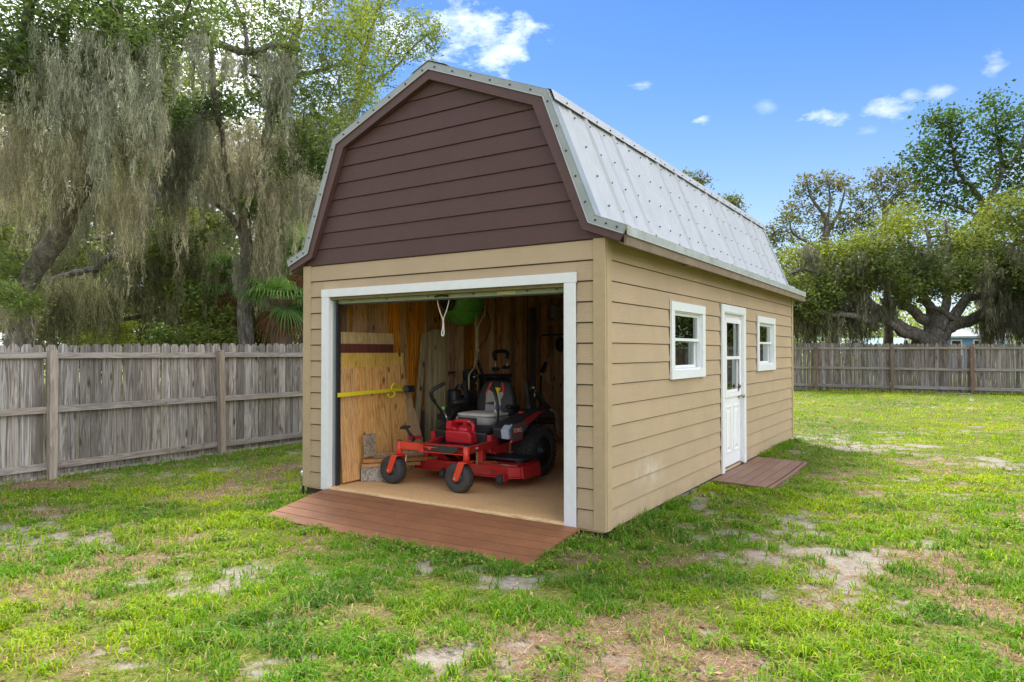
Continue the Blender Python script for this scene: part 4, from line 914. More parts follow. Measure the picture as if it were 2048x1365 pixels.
# caster assemblies, wheels turned sideways
for i, x in enumerate((-.455, .455)):
    ca = empty('caster', (x + .085, 0, 0), parent=mower); hx, hz = -.085, .155; ca.rotation_euler = (0, 0, .03 if i == 0 else .06)
    prof = [(.050, -.045), (.075, -.056), (.125, -.064), (.147, -.050), (.155, -.018), (.155, .018), (.147, .050), (.125, .064), (.075, .056), (.050, .045)]
    an = 0
    o = mp('wheel', B().lathe(prof, (0, 0, 0), 'y', 32), 'rubber', True, parent=ca); o.location = (hx, 0, hz); o.rotation_euler = (0, 0, an)
    o = mp('rim', B().lathe([(.030, -.058), (.034, -.055), (.074, -.048), (.074, .048), (.034, .055), (.030, .058)], (0, 0, 0), 'y', 20), 'black', True, parent=ca); o.location = (hx, 0, hz)
    kx = 0; f = B()
    for sy in (-1, 1):
        y_ = sy * .078
        f.prism([(hx - .036, hz - .008), (hx - .006, hz - .036), (hx + .036, hz - .018), (kx + .030, .320), (kx - .052, .320), ], 1, y_ - .005, y_ + .005)
    f.prism([(kx - .050, .313), (kx + .045, .313), (kx + .045, .326), (kx - .050, .326)], 1, -.083, .083)
    mp('fork', f, 'orange', bevel=.004, parent=ca)
    mp('axle_bolt', B().tube([(hx, -.092, hz), (hx, .092, hz)], .011, 8), 'gold', parent=ca)
    mp('kingpin_tube', B().tube([(kx, 0, .327), (kx, 0, .335), (kx, 0, .475)], [.024, .034, .034], 14), 'orange', True, parent=ca); mp('kingpin_cap', B().tube([(kx, 0, .4755), (kx, 0, .484)], .026, 12), 'black', parent=ca)
KX = .455 + .085; KL = -.455 + .085
mp('front_axle', B().box(KL + .030, KL + .36, -.030, .034, .392, .468), 'orange', bevel=.006)
mp('front_axle', B().bar((KL + .35, .02, .43), (KX - .02, .06, .43), .05, .072), 'red', bevel=.006)
mp('axle_flange', B().bar((KL + .33, -.02, .392), (KX - .03, .015, .392), .10, .006), 'orange'); mp('axle_flange', B().bar((KL + .33, -.02, .472), (KX - .03, .015, .472), .10, .006), 'red')
bp_ = Matrix(((1, 0, 0), (0, 1, 0), (0, 0, 1)))
mp('bumper_plate', B().add([(KL + .40, -.040, .402), (KX - .10, -.012, .402), (KX - .16, -.012, .392), (KX - .055, -.010, .440), (KX - .085, -.010, .466), (KL + .40, -.040, .464), (KL + .37, -.038, .433)], [(6, 0, 2, 1, 3, 4, 5)]) if False else
   B().prism([(KL + .42, .398), (KX - .14, .398), (KX - .07, .436), (KX - .09, .466), (KL + .42, .466), (KL + .385, .432)], 1, -.042, -.034), 'blackm', bevel=.002)
mp('emblem', B().prism([(-.03, .441), (.06, .436), (.075, .415), (.098, .415), (.113, .436), (.20, .441), (.20, .443), (.115, .449), (.058, .449), (-.03, .443)], 1, -.0450, -.0425), 'orange')
# side rails and floor pan
mp('frame_rail', B().bar((KX - .01, .03, .43), (.40, .78, .425), .045, .075), 'red', bevel=.005); mp('frame_rail', B().bar((KL + .33, .05, .43), (-.40 + .05, .78, .425), .045, .075), 'red', bevel=.005)
mp('foot_pan', B().box(-.30, .36, .075, .66, .398, .410), 'black', bevel=.004); 
tp = B()
for i in range(9): tp.box(-.28, .34, .09 + i * .055, .105 + i * .055, .4105, .415)
mp('tread_strips', tp, 'blackm')
mp('pan_lip', B().prism([(.08, .472), (.30, .472), (.30, .50), (.16, .515), (.08, .505)], 0, -.325, -.302), 'red', bevel=.003)
mp('foot_pedal', B().tube([(-.30, .16, .46), (-.345, .12, .56), (-.355, .09, .60)], [.026, .017, .012], 8), 'black', True); mp('pedal_pad', B().obox((-.36, .08, .612), (.11, .07, .022), Matrix.Rotation(.35, 3, 'X')), 'black', bevel=.008)
# cutting deck
deck_p = [(-.60, .62), (-.50, .40), (.78, .40), (.885, .49), (.885, .88), (.80, 1.02), (-.55, 1.02), (-.62, .86)]
mp('cutting_deck', B().prism(deck_p, 2, .125, .225), 'red', bevel=.006)
lip = [(x * 1.012, .40 + (y - .40) * 1.02 - .006) for x, y in deck_p]; mp('deck_skirt', B().prism(lip, 2, .108, .124), 'red', bevel=.003)
mp('deck_band', B().box(-.50, .785, .392, .3985, .196, .232), 'red', bevel=.003)
mp('deck_corner_plate', B().prism([(.30, .60), (.40, .42), (.74, .42), (.84, .50), (.84, .80), (.30, .80)], 2, .2255, .246), 'red', bevel=.005)
mp('belt_cover', B().prism([(.25, .66), (.30, .58), (.78, .60), (.83, .66), (.82, .92), (.28, .92)], 2, .262, .292), 'black', bevel=.012); mp('cover_knob', B().lathe([(.045, .246), (.05, .262), (.03, .275)], (.76, .66, 0), 'z', 14), 'black', True)
mp('belt_cover', B().prism([(-.20, .60), (-.52, .62), (-.55, .92), (-.18, .92)], 2, .240, .275), 'black', bevel=.012)
gp = B(); 
for k in range(60): gp.obox((random.uniform(.32, .58), random.uniform(.43, .54), .247 + random.random() * .008), (.03, .006, .003), Matrix.Rotation(random.random() * 3.1, 3, 'Z'))
tag(mp('grass_clippings', gp, 'scrap'), kind='stuff')
mp('deck_hanger', B().box(.36, .43, .44, .50, .2265, .40), 'red', bevel=.004); mp('deck_hanger', B().box(-.40, -.33, .44, .50, .2265, .40), 'red', bevel=.004)
mp('lift_arm', B().bar((-.10, .08, .40), (-.02, .42, .24), .012, .05).bar((.30, .10, .39), (.10, .5, .25), .02, .04), 'red', bevel=.002)
mp('deck_springs', B().tube([(.55 + .004 * (k % 2) + k * .006, .386, .16 + .03 * (k % 2)) for k in range(14)], .003, 5), 'chrome')
mp('warning_label', B().box(.66, .76, .43, .47, .2462, .2468), 'label')
mp('discharge_flap', B().prism([(.886, .12), (.92, .10), (.90, .23), (.886, .235)], 1, .50, .86), 'red', bevel=.003)
for x in (-.02, .735):
    mp('anti_scalp_roller', B().lathe([(.02, -.035), (.045, -.034), (.054, -.02), (.056, 0), (.054, .02), (.045, .034), (.02, .035)], (x, .335, .115 - .010), 'x', 20), 'rubber', True)
    mp('roller_bracket', B().box(x + .040, x + .052, .32, .395, .09, .17).tube([(x - .04, .335, .105), (x + .055, .335, .105)], .008, 8), 'red')
# rear wheels
for s in (-1, 1):
    xo, xi = s * .70, s * .42; wh = empty('drive_wheel', (s * .56, 1.31, .285), parent=mower); r = .285; w = .14
    mp('tyre', B().lathe([(.165, -w + .005), (.20, -w), (.245, -w + .003), (.268, -w + .025), (.275, -w + .06), (.277, 0), (.275, w - .06), (.268, w - .025), (.245, w - .003), (.20, w), (.165, w - .005), (.15, w - .03), (.15, -w + .03)], (0, 0, 0), 'x', 44), 'rubber', True, parent=wh)
    tr = B(); nb = 34
    for k in range(nb):
        for j, (xx, yaw_) in enumerate(((-.098, .45), (-.034, -.5), (.034, .5), (.098, -.45))):
            q = 2 * math.pi * (k + (.5 if j % 2 else 0)) / nb; m_ = Matrix.Rotation(-q, 3, 'X') if False else Matrix.Rotation(q, 3, 'X')
            p = Vector((xx, 0, .2785 - (.004 if j in (0, 3) else 0))); tr.obox(m_ @ p, (.058, .033, .016), m_ @ Matrix.Rotation(yaw_, 3, 'Z'))
        for sx in (-1, 1):
            q = 2 * math.pi * k / nb; m_ = Matrix.Rotation(q, 3, 'X'); tr.obox(m_ @ Vector((sx * .134, 0, .262)), (.014, .030, .030), m_)
    tag(mp('tread_blocks', tr, 'rubber', parent=wh), kind='stuff')
    mp('rim', B().lathe([(.165, s * .132), (.158, s * .13), (.150, s * .10), (.145, s * .05), (.07, s * .02), (.06, s * .04), (.03, s * .045), (.01, s * .045)], (0, 0, 0), 'x', 32), 'black', True, parent=wh)
    lb = B()
    for k in range(5): q = 2 * math.pi * k / 5; lb.tube([(s * .02, .055 * 1.0 * math.cos(q), .055 * math.sin(q)), (s * .055, .055 * math.cos(q), .055 * math.sin(q))], .010, 6)
    mp('lug_nuts', lb, 'chrome', parent=wh)
# fenders / pods
for s in (1, -1):
    pod = [(.64, .485), (.62, .60), (.70, .665), (.95, .70), (1.20, .765), (1.42, .775), (1.62, .70), (1.68, .62), (1.62, .60), (1.50, .655), (1.28, .665), (1.05, .62), (.90, .53), (.88, .47)]
    if s < 0: pod = [(.98, .60), (.97, .66)] + pod[4:11] + [(1.10, .62)]
    mp('fender_pod', B().prism(pod, 0, *sorted((s * .43, s * .655))), 'black', bevel=.018)
    if s < 0: continue
    mp('pod_panel', B().prism([(.66, .475), (.64, .60), (.70, .645), (.93, .665), (1.0, .60), (.90, .545), (.875, .49)], 0, *sorted((s * .656, s * .668))), 'redgrey', bevel=.003)
    mp('pod_stripe', B().prism([(.905, .655), (1.00, .625), (1.24, .725), (1.36, .755), (1.20, .745), (.96, .690)], 0, *sorted((s * .656, s * .672))), 'red', bevel=.002)
    mp('pod_stripe', B().prism([(.655, .452), (.66, .474), (.875, .489), (.872, .463)], 0, *sorted((s * .64, s * .670))), 'red', bevel=.002)
    if s > 0: mp('pod_front', B().prism([(.62, .49), (.60, .59), (.69, .655), (.70, .50)], 0, .555, .654), 'bluew', bevel=.008)
mp('name_plate', B().prism([(.685, .535), (.685, .612), (.855, .622), (.855, .540)], 0, .6685, .6715), 'red', bevel=.001)
tm = text_mesh('brand_lettering', 'TORO', .062, .001); tm.materials.append(M['whiteprint']); o = bpy.data.objects.new('lettering', tm); COL.objects.link(o); o.parent = mower; o.location = (.6722, .770, .577); o.rotation_euler = (R(90), 0, R(90)); o.rotation_euler = Matrix(((0, 0, 1), (1, 0, 0), (0, 1, 0))).to_euler()
tm = text_mesh('model_lettering', 'Titan', .030, .0006); tm.materials.append(M['whiteprint']); o = bpy.data.objects.new('lettering', tm); COL.objects.link(o); o.parent = mower
rr = Vector((.40 - KX + .01, .75, -.005)).normalized(); o.location = Vector((KX - .01, .03, .43)).lerp(Vector((.40, .78, .425)), .22) + Vector((.0245, 0.006, .006)); o.rotation_euler = Matrix(((rr.x, 0, rr.y), (rr.y, 0, -rr.x), (0, 1, 0))).to_euler()
# body under seat, engine
mp('body_shell', B().prism([(.62, .36), (.60, .54), (.74, .60), (1.15, .60), (1.15, .36)], 0, -.36, .36), 'black', bevel=.02)
mp('body_frame', B().box(-.42, .42, .70, 1.25, .30, .40).box(.37, .43, .60, .74, .33, .52).box(-.43, -.37, .60, .74, .33, .52), 'red', bevel=.006)
mp('fuel_cap', B().lathe([(.035, .775), (.038, .785), (.036, .81), (.02, .815)], (.50, 1.12 , -.06), 'z', 14), 'red', True)
mp('engine', B().box(-.24, .24, 1.28, 1.72, .42, .70).box(-.30, .30, 1.35, 1.62, .50, .64), 'blackm', bevel=.03); mp('engine_cowl', B().lathe([(.21, .70), (.21, .76), (.16, .80), (.05, .81)], (0, 1.5, 0), 'z', 24), 'black', True)
mp('engine_guard', B().tube(spline([(-.40, 1.35, .45), (-.40, 1.85, .46), (-.34, 1.92, .46), (.34, 1.92, .46), (.40, 1.85, .46), (.40, 1.35, .45)], 4), .022, 8), 'blackm', True)
# seat
def shell(poly3, name, mat): pass
seat = empty('seat', (0, 0, 0), parent=mower)
def cushion(name, mat, rings, smooth=True):      # rings: list of (z-ish position vec, half width, half depth) superellipse slices
    b = B(); n = 20; base = 0
    for c, hx_, hy, ax in rings:
        for j in range(n):
            q = 2 * math.pi * j / n; cx_, sy_ = math.cos(q), math.sin(q); e = .45
            b.v.append(tuple(Vector(c) + Vector((1, 0, 0)) * hx_ * math.copysign(abs(cx_) ** e, cx_) + Vector(ax) * hy * math.copysign(abs(sy_) ** e, sy_)))
    for i in range(len(rings) - 1):
        for j in range(n):
            a, c2 = i * n + j, i * n + (j + 1) % n; b.f.append((a, c2, c2 + n, a + n))
    b.f.append(tuple(range(n))[::-1]); b.f.append(tuple(range((len(rings) - 1) * n, len(rings) * n))); return mp(name, b, mat, smooth, parent=seat)
Yv = (0, 1, 0)
cushion('seat_cushion', 'vinylgrey', [((.02, 1.02, .60), .255, .235, Yv), ((.02, 1.02, .612), .275, .25, Yv), ((.02, 1.02, .675), .275, .25, Yv), ((.02, 1.02, .695), .25, .235, Yv)])
mp('cushion_panel', B().box(-.155, .115, .764, .771, .606, .684), 'vinylblack', bevel=.003, parent=seat)
cushion('pad', 'cushion', [((.04, 1.0, .698), .255, .215, Yv), ((.04, 1.0, .708), .272, .23, Yv), ((.04, 1.0, .724), .262, .22, Yv), ((.04, 1.0, .735), .20, .17, Yv)])
tl = math.tan(.20)
def bk(z): return 1.27 + (z - .70) * tl
dn = (0, math.cos(.2), -math.sin(.2))
cushion('backrest', 'vinylblack', [((.03, bk(z), z), w_, d_, dn) for z, w_, d_ in ((.66, .22, .04), (.70, .255, .060), (.80, .272, .072), (.88, .265, .068), (.97, .235, .058), (1.03, .20, .05), (1.07, .165, .04), (1.085, .125, .02))])
def front_pts(poly, off=.006):
    out = []
    for x, z in poly:
        x = x * 1.08 + .03; z = .70 + (z - .70) * .93
        dd = .062 if z < .95 else .062 - (z - .95) * .16
        out.append((x, bk(z) - dd - off - .002, z))
    return out
def patch(name, poly, mat, off):
    a = front_pts(poly, off); b_ = [(x, y + .03, z) for x, y, z in a]; n = len(a)
    mp(name, B().add(a + b_, [tuple(range(n)), tuple(range(n, 2 * n))[::-1]] + [(i, (i + 1) % n, n + (i + 1) % n, n + i) for i in range(n)]), mat, bevel=.003, parent=seat)
patch('back_panel', [(-.10, .715), (.11, .715), (.085, .78), (.09, .86), (.125, .95), (.11, .985), (.0, .955), (-.075, 1.0), (-.115, .975), (-.105, .85)], 'vinylgrey', .008)
patch('back_stripe', [(-.125, .955), (-.10, .945), (-.055, 1.10), (-.082, 1.095)], 'vinylred', .011); patch('back_stripe', [(.115, .96), (.142, .955), (.098, 1.092), (.068, 1.098)], 'vinylred', .011)
patch('back_badge', [(-.03, 1.018), (.045, 1.018), (.045, 1.035), (-.03, 1.035)], 'vinylred', .012)
tm = text_mesh('badge_lettering', 'TORO', .018, .0005); tm.materials.append(M['whiteprint']); o = bpy.data.objects.new('lettering', tm); COL.objects.link(o); o.parent = seat; o.location = (.038, bk(1.0) - .062 + .05 * .16 - .0165, 1.003); o.rotation_euler = (R(90) - .2, 0, 0)
mp('armrest', B().tube([(-.30, 1.26, .80), (-.32, 1.10, .84), (-.33, .90, .835)], [.02, .038, .030], 10), 'black', True, parent=seat); mp('armrest', B().tube([(.30, 1.26, .78), (.31, 1.12, .80)], [.02, .03], 10), 'black', True, parent=seat)
# steering levers
for s in (-1, 1):
    p = spline([(s * .34, .80, .58), (s * .36, .76, .69), (s * .37, .62, .84), (s * .37, .53, .955), (s * .33, .56, 1.02), (s * .27, .66, 1.075)] if s < 0 else [(.36, .80, .56), (.37, .82, .64), (.39, .80, .74), (.37, .80, .90), (.33, .82, .985), (.27, .86, 1.06)], 5)
    lv = mp('control_lever', B().tube(p, .014, 8), 'blackm', True)
    mp('grip', B().tube(p[11:], .021, 8), 'black', True, parent=lv)
    mp('lever_base', B().box(*sorted((s * .33, s * .43)), .74, .88, .50, .62), 'black', bevel=.01)
# folded roll bar
for s in (-1, 1):
    mp('roll_bar_post', B().bar((s * .47, 1.30, .62), (s * .46, 1.36, .80), .05, .05, (0, 1, 0)).bar((s * .46, 1.36, .80), (s * .455, 1.30, 1.08), .05, .05, (0, 1, 0)), 'blackm', bevel=.006)
    mp('roll_bar_hoop', B().bar((s * .51, 1.30, 1.02), (s * .52, 1.78, .70), .045, .05), 'blackm', bevel=.006)
mp('roll_bar_hoop', B().tube(spline([(-.52, 1.76, .71), (-.50, 1.90, .60), (-.40, 1.98, .54), (.40, 1.98, .54), (.50, 1.90, .60), (.52, 1.76, .71)], 4), .022, 8), 'blackm', True)
mp('support_tube', B().tube(spline([(.56, 1.68, .74), (.57, 1.80, .68), (.56, 1.84, .52), (.56, 1.90, .40), (.55, 1.96, .37)], 4), .014, 8), 'chrome', True)
mp('pin_clip', B().torus((.54, 1.36, .95), .032, .004, (1, .3, 0), sc=(1.5, .7)), 'gold'); mp('pin', B().sphere((.54, 1.32, 1.02), .016), 'chrome')
for c, nlk in (((.455, .30, .385), 6), ((.47, .92, .40), 6)):
    ch = B()
    for k in range(nlk): ch.torus((c[0], c[1], c[2] - .026 * k), .012, .0035, (1, 0, 0) if k % 2 else (0, 1, 0), 10, 5, (1.3, 1) if False else (1, 1))
    mp('lift_chain', ch, 'gold', True)
mp('hydraulic_line', B().tube(spline([(.20, .62, .44), (.205, .6, .50), (.21, .60, .545)], 3), .006, 6), 'chrome')
# gas can on the foot pan
gc = empty('gas_can', MW + Vector((.045, .60, .4155)), 'red plastic fuel can standing on the foot pan of the riding mower', 'gas can')
def slab_ring(outer, inner, x0, x1):
    pass
gc.scale = (1.12, 1.1, 1.15)
G = lambda n, b, m='gas', sm=False, bv=.012: b.build(n, m, gc, sm, bv)
G('can_body', B().prism([(-.165, 0), (.165, 0), (.165, .115), (.10, .150), (-.04, .155), (-.085, .125), (-.165, .135)] if False else [(-.16, 0), (.165, 0), (.165, .09), (.13, .125), (-.16, .125)], 1, -.095, .095), bv=.02)
G('can_body', B().prism([(-.16, .1255), (-.095, .1255), (-.085, .215), (-.14, .215), (-.16, .20)], 1, -.085, .085), bv=.014)
G('handle', B().tube(spline([(-.12, 0, .20), (-.04, 0, .212), (.04, 0, .214), (.10, 0, .205), (.128, 0, .17), (.128, 0, .11)], 4), .021, 10), sm=True, bv=0)
G('can_shoulder', B().sphere((.035, -.02, .13), (.075, .07, .055), 14, 9), sm=True, bv=0)
G('can_shoulder', B().prism([(-.096, .1255), (-.02, .1255), (-.045, .150), (-.09, .165)], 1, -.075, .075), bv=.01)
G('vent_cap', B().lathe([(.013, 0), (.014, .012), (.008, .018)], (.10, -.03, .205), 'z', 12), 'gold', True, 0)
G('spout_cap', B().lathe([(.030, .0), (.032, .028), (.026, .034)], (.01, .03, .165), 'z', 16), sm=True, bv=0)
pt = text_mesh('can_print', 'GASOLINE', .022, .0004); pt.materials.append(M['ply_dark']); o = bpy.data.objects.new('lettering', pt); COL.objects.link(o); o.parent = gc; o.location = (.01, -.0965, .030); o.rotation_euler = (R(90), 0, 0)
# spray bottle on seat, cup with tools, cylinder
sp_ = empty('spray_bottle', MW + Vector((.235, 1.02, .735)), 'white spray bottle with a yellow trigger head standing on the mower seat', 'bottle')
B().lathe([(.036, 0), (.040, .01), (.040, .12), (.030, .17), (.014, .20), (.013, .215)], (0, 0, 0), 'z', 16).build('bottle_body', 'whiteprint', sp_, True); B().lathe([(.0405, .035), (.0405, .085)], (0, 0, 0), 'z', 16).build('bottle_label', 'blue', sp_, True)
B().tube([(0, 0, .216), (0, 0, .262)], .016, 10).bar((-.05, 0, .275), (.035, 0, .272), .028, .034).bar((-.03, 0, .26), (-.042, 0, .222), .012, .010).build('trigger_head', 'yellowp', sp_, bevel=.004)
cp = empty('hand_pump', MW + Vector((-.33, .80, .60)), 'small steel grease gun with a lime green cap standing by the left mower lever', 'grease gun')
B().tube([(0, 0, 0), (-.06, .0, .15)], .016, 10).build('barrel', 'chrome', cp, True); B().tube([(-.061, 0, .153), (-.075, 0, .19)], .020, 10).build('cap', 'lime', cp, True); B().tube(spline([(.01, .01, .03), (.05, .02, .10), (.02, .04, .16)], 4), .004, 6).build('hose', 'black', cp)

# ------------------------------------------------------------------ leaning sheets and lumber
def sheet(name, label, cat, x, y0, y1, z0, z1, mat, lean=.0, th=.018, poly=None, group=None):
    o = poly if poly else [(y0, z0), (y1, z0), (y1, z1), (y0, z1)]
    b = B().prism([(p[0] - (o[0][0]), p[1] - o[0][1]) for p in o], 0, 0, th); t = b.build(name, mat, bevel=.0015)
    t.location = (x, o[0][0], o[0][1]); t.rotation_euler = (0, -lean, 0); return tag(t, label, cat, group)
sheet('plywood_sheet', 'pale plywood strip standing highest of the boards leaning on the left wall', 'plywood', -3.36, .14, 1.17, .035, 1.70, 'ply_light', .04)
sheet('wood_board', 'dark red stained board edge showing between the pale strip and the big plywood sheets', 'board', -3.33, .22, 1.13, .035, 1.565, 'ply_dark', .04)
sheet('plywood_sheet', 'tall orange plywood sheet behind the largest sheet, its top band showing', 'plywood', -3.285, .13, 1.265, .035, 1.462, 'ply_light', .05, .022)
sheet('plywood_sheet', 'large orange knotty plywood sheet in front of the stack, crossed by the yellow strap', 'plywood', -3.235, .16, 1.235, .04, 1.302, 'ply', .06, .02)
sheet('plywood_sheet', 'narrow orange plywood strip standing in front at the left end of the stack', 'plywood', -3.205, .14, .40, .05, 1.29, 'ply', .075, .015)
sheet('plywood_offcut', 'tapered plywood offcut with black mould stains beside the strapped sheets', 'plywood', -3.27, 1.09, 1.6, .035, 1.1, 'ply_mold', .08, .018, [(1.09, .035), (1.60, .035), (1.57, .38), (1.34, 1.14), (1.26, 1.14), (1.09, 1.05)])
sheet('wood_offcut', 'short grey streaked board piece standing against the plywood behind the scrap planks', 'board', -3.14, .40, .56, .30, .55, 'greyblock', .05, .03)
bl = B().obox((-2.99, .52, FZ + .085), (.44, .06, .165), Matrix.Rotation(R(38), 3, 'Z')).build('timber_block', 'greyblock', bevel=.004); tag(bl, 'weathered grey timber block on the floor under the scrap planks', 'timber')
for k, (a, b_, w, h, lb) in enumerate([((-3.14, .36, .215), (-2.72, .86, .215), .09, .035, 'short reddish plank lying on the grey timber block'), ((-3.16, .40, .258), (-2.60, 1.02, .262), .10, .04, 'long reddish plank on top of the small plank pile by the caster wheel')]):
    tag(B().bar(a, b_, w, h).build('scrap_plank', 'scrap', bevel=.002), lb, 'plank', 'scrap planks piled by the plywood')
tag(B().bar((-3.17, .55, .298), (-2.78, 1.05, .30), .022, .055).build('scrap_plank', 'scrap', bevel=.002), 'thin plank standing on edge at the back of the small plank pile', 'plank', 'scrap planks piled by the plywood')
tag(B().tube(spline([(-2.80, .62, .30), (-2.72, .60, .36), (-2.66, .56, .35), (-2.63, .52, .28)], 5), .004, 5).build('loose_wire', 'whiteprint'), 'thin pale wire curling over the scrap planks', 'wire')
st = empty('ratchet_strap', (-3.15, .2, 1.0), 'yellow ratchet strap pulled across the plywood sheets, ending in a dark ratchet', 'strap')
ups = lambda b, n, m: unparented_local(b.build(n, m), st)
ups(B().add([(-3.178, .05, .985), (-3.178, .05, 1.03), (-3.178, 1.06, 1.005), (-3.178, 1.06, 1.045), (-3.184, .05, .985), (-3.184, .05, 1.03), (-3.184, 1.06, 1.005), (-3.184, 1.06, 1.045)], [(0, 2, 3, 1), (4, 5, 7, 6), (0, 1, 5, 4), (2, 6, 7, 3), (0, 4, 6, 2), (1, 3, 7, 5)]), 'webbing', 'yellow')
ups(B().tube(spline([(-3.165, 1.05, 1.03), (-3.14, .95, 1.09), (-3.13, .87, 1.10), (-3.14, .84, 1.04), (-3.14, .90, .98), (-3.15, .84, .94), (-3.15, .79, .98)], 5), .011, 6), 'webbing_tail', 'yellow')
ups(B().box(-3.19, -3.13, 1.13, 1.24, .985, 1.065), 'ratchet', 'blackm'); ups(B().box(-3.185, -3.15, 1.06, 1.13, 1.0, 1.055), 'ratchet_bar', 'chrome')
sheet('lumber_board', 'narrow tan board leaning at a slant between the plywood and the stacked lumber', 'lumber', -3.40, 1.45, 1.75, .03, 1.70, 'lumber', .02, .03, [(1.47, .03), (1.56, .03), (1.80, 1.70), (1.72, 1.71)])
for k, (a, b_, zt, c_, lb) in enumerate([(1.86, 1.95, 1.735, 'lumber', 'first greenish board of the upright lumber, nearest the slanted board'), (1.955, 2.03, 1.77, 'lumber', 'second greenish board of the upright lumber, slightly taller than its neighbours'), (2.035, 2.115, 1.76, 'lumber', 'third greenish board of the upright lumber'), (2.12, 2.20, 1.765, 'lumber', 'last greenish board of the upright lumber, nearest the green spreader')]):
    tag(B().box(-3.50 + .01 * k, -3.40 + .012 * k, a, b_, .031, zt).build('lumber_board', c_, bevel=.003), lb, 'lumber', 'boards standing upright against the left wall')
tag(B().box(-3.505, -3.44, 1.66, 1.80, .031, .70).build('short_board', 'dark_board', bevel=.003), 'short dark board standing on the floor behind the slanted board', 'board')
tag(B().box(-3.51, -3.46, 4.52, 4.66, .031, 2.20).build('dark_plank', 'dark_board', bevel=.003), 'tall blackened plank standing against the wall behind the roll bar', 'plank')
bx = empty('electric_box', (-3.50, 5.40, 2.17), 'grey square metal box fixed high on the wall above the wood blocking', 'box'); B().box(-.03, .05, -.13, .13, -.11, .11).build('enclosure', 'greybox', bx, bevel=.006); B().box(.0505, .056, -.115, .115, -.095, .095).build('cover', 'greybox', bx, bevel=.003)
# green broadcast spreader hung upside down
S = Vector((-3.10, 2.16, 1.98)); spd = empty('broadcast_spreader', S, 'green round spreader hanging upside down from the ceiling with its tube handle pointing down', 'spreader')
SP = lambda n, b, m, sm=True: b.build(n, m, spd, sm)
SP('hopper', B().lathe([(.30, .30), (.305, .25), (.285, .12), (.24, -.02), (.16, -.12), (.06, -.165)], (0, 0, 0), 'z', 30), 'green'); 
SP('hopper_rib', B().lathe([(.250, -.01), (.262, .01), (.262, .03), (.25, .05)], (0, 0, 0), 'z', 30), 'green')
SP('wheel', B().lathe([(.06, -.02), (.09, -.03), (.105, 0), (.09, .03), (.06, .02)], (.02, -.33, .12), 'y', 20), 'black'); SP('wheel', B().lathe([(.06, -.02), (.09, -.03), (.105, 0), (.09, .03), (.06, .02)], (.02, .33, .12), 'y', 20), 'black')
SP('axle', B().tube([(.02, -.35, -.05 + .17), (.02, .35, .12)], .010, 8), 'chrome'); SP('bracket', B().bar((.05, -.25, -.03), (.05, -.15, -.14), .01, .03), 'chrome', False); SP('bracket', B().bar((.05, .25, -.03), (.05, .17, -.13), .01, .03), 'chrome', False)
SP('frame_tube', B().tube(spline([(.16, -.05, .16), (.24, -.04, .04), (.20, .03, -.08), (.17, .08, -.17), (.16, .10, -.30)], 5), .010, 8), 'beigepipe'); SP('frame_tube', B().tube(spline([(.16, .20, .16), (.24, .19, .04), (.20, .16, -.08), (.17, .125, -.17), (.16, .115, -.30)], 5), .010, 8), 'beigepipe')
SP('handle_tube', B().tube([(.16, .098, -.17), (.155, .10, -.62)], .011, 8), 'beigepipe'); SP('handle_tube', B().tube([(.16, .122, -.17), (.155, .125, -.65)], .011, 8), 'beigepipe')
SP('handle_fork', B().tube(spline([(.155, .10, -.60), (.16, .04, -.72), (.16, -.055, -.80), (.16, -.07, -.92), (.16, -.065, -1.03)], 5), .011, 8), 'beigepipe'); SP('handle_fork', B().tube(spline([(.155, .12, -.62), (.16, .18, -.74), (.16, .27, -.83), (.16, .32, -.90)], 5), .012, 8), 'black')
SP('handle_grip', B().tube([(.16, -.07, -1.04), (.16, -.18, -1.10)], .018, 8), 'black')
SP('control_cable', B().tube(spline([(.18, .25, .06), (.16, .38, -.02), (.16, .42, -.15), (.16, .33, -.32), (.16, .20, -.42), (.16, .14, -.50), (.16, .15, -.62), (.16, .26, -.82), (.16, .30, -.95)], 6), .007, 6), 'black'); SP('cable_clip', B().tube([(.16, .135, -.46), (.16, .136, -.51)], .013, 8), 'rope')
hk = B()
for yy in (-.17, -.03, .17, .24): hk.tube([(-.36, yy, -.83), (-.30, yy, -.82), (-.29, yy, -.79)], .012, 6)
SP('wall_hook', B().tube([(-.36, .05, -.80), (-.30, -.02, -.80), (-.29, .14, -.79), (-.30, .24, -.79)], .014, 6), 'black')
# things standing behind the mower
cyl = empty('cylinder_case', (-3.20, 2.12, .031), 'black cylindrical case standing behind the mower below the spreader handle', 'case')
B().lathe([(.07, .40), (.085, .42), (.09, .60), (.095, .92), (.085, .94)], (0, 0, 0), 'z', 18).build('case_body', 'black', cyl, True); B().tube([(.0, 0, 0), (0, 0, .42)], .03, 10).build('stand', 'blackm', cyl, True); B().obox((.09, .05, .46), (.02, .05, .05)).build('tag', 'yellowp', cyl, bevel=.004); B().tube([(0, 0, .93), (0, .09, 1.0)], .014, 8).build('strap', 'black', cyl)
ct = empty('rolling_tool_case', (-3.22, 3.12, .031), 'black rolling case with a raised telescopic handle standing behind the mower seat', 'tool case')
C_ = lambda n, b, m, bv=.01, sm=False: b.build(n, m, ct, sm, bv)
C_('case_body', B().box(-.14, .14, -.22, .22, .06, 1.06), 'black', .03); C_('case_lid', B().box(-.15, .15, -.23, .23, 1.0605, 1.12), 'black', .02); C_('handle_rod', B().tube([(0.1, -.13, 1.12), (.1, -.16, 1.36)], .010, 8), 'chrome', 0, True); C_('handle_rod', B().tube([(.1, .15, 1.12), (.1, .14, 1.36)], .010, 8), 'chrome', 0, True)
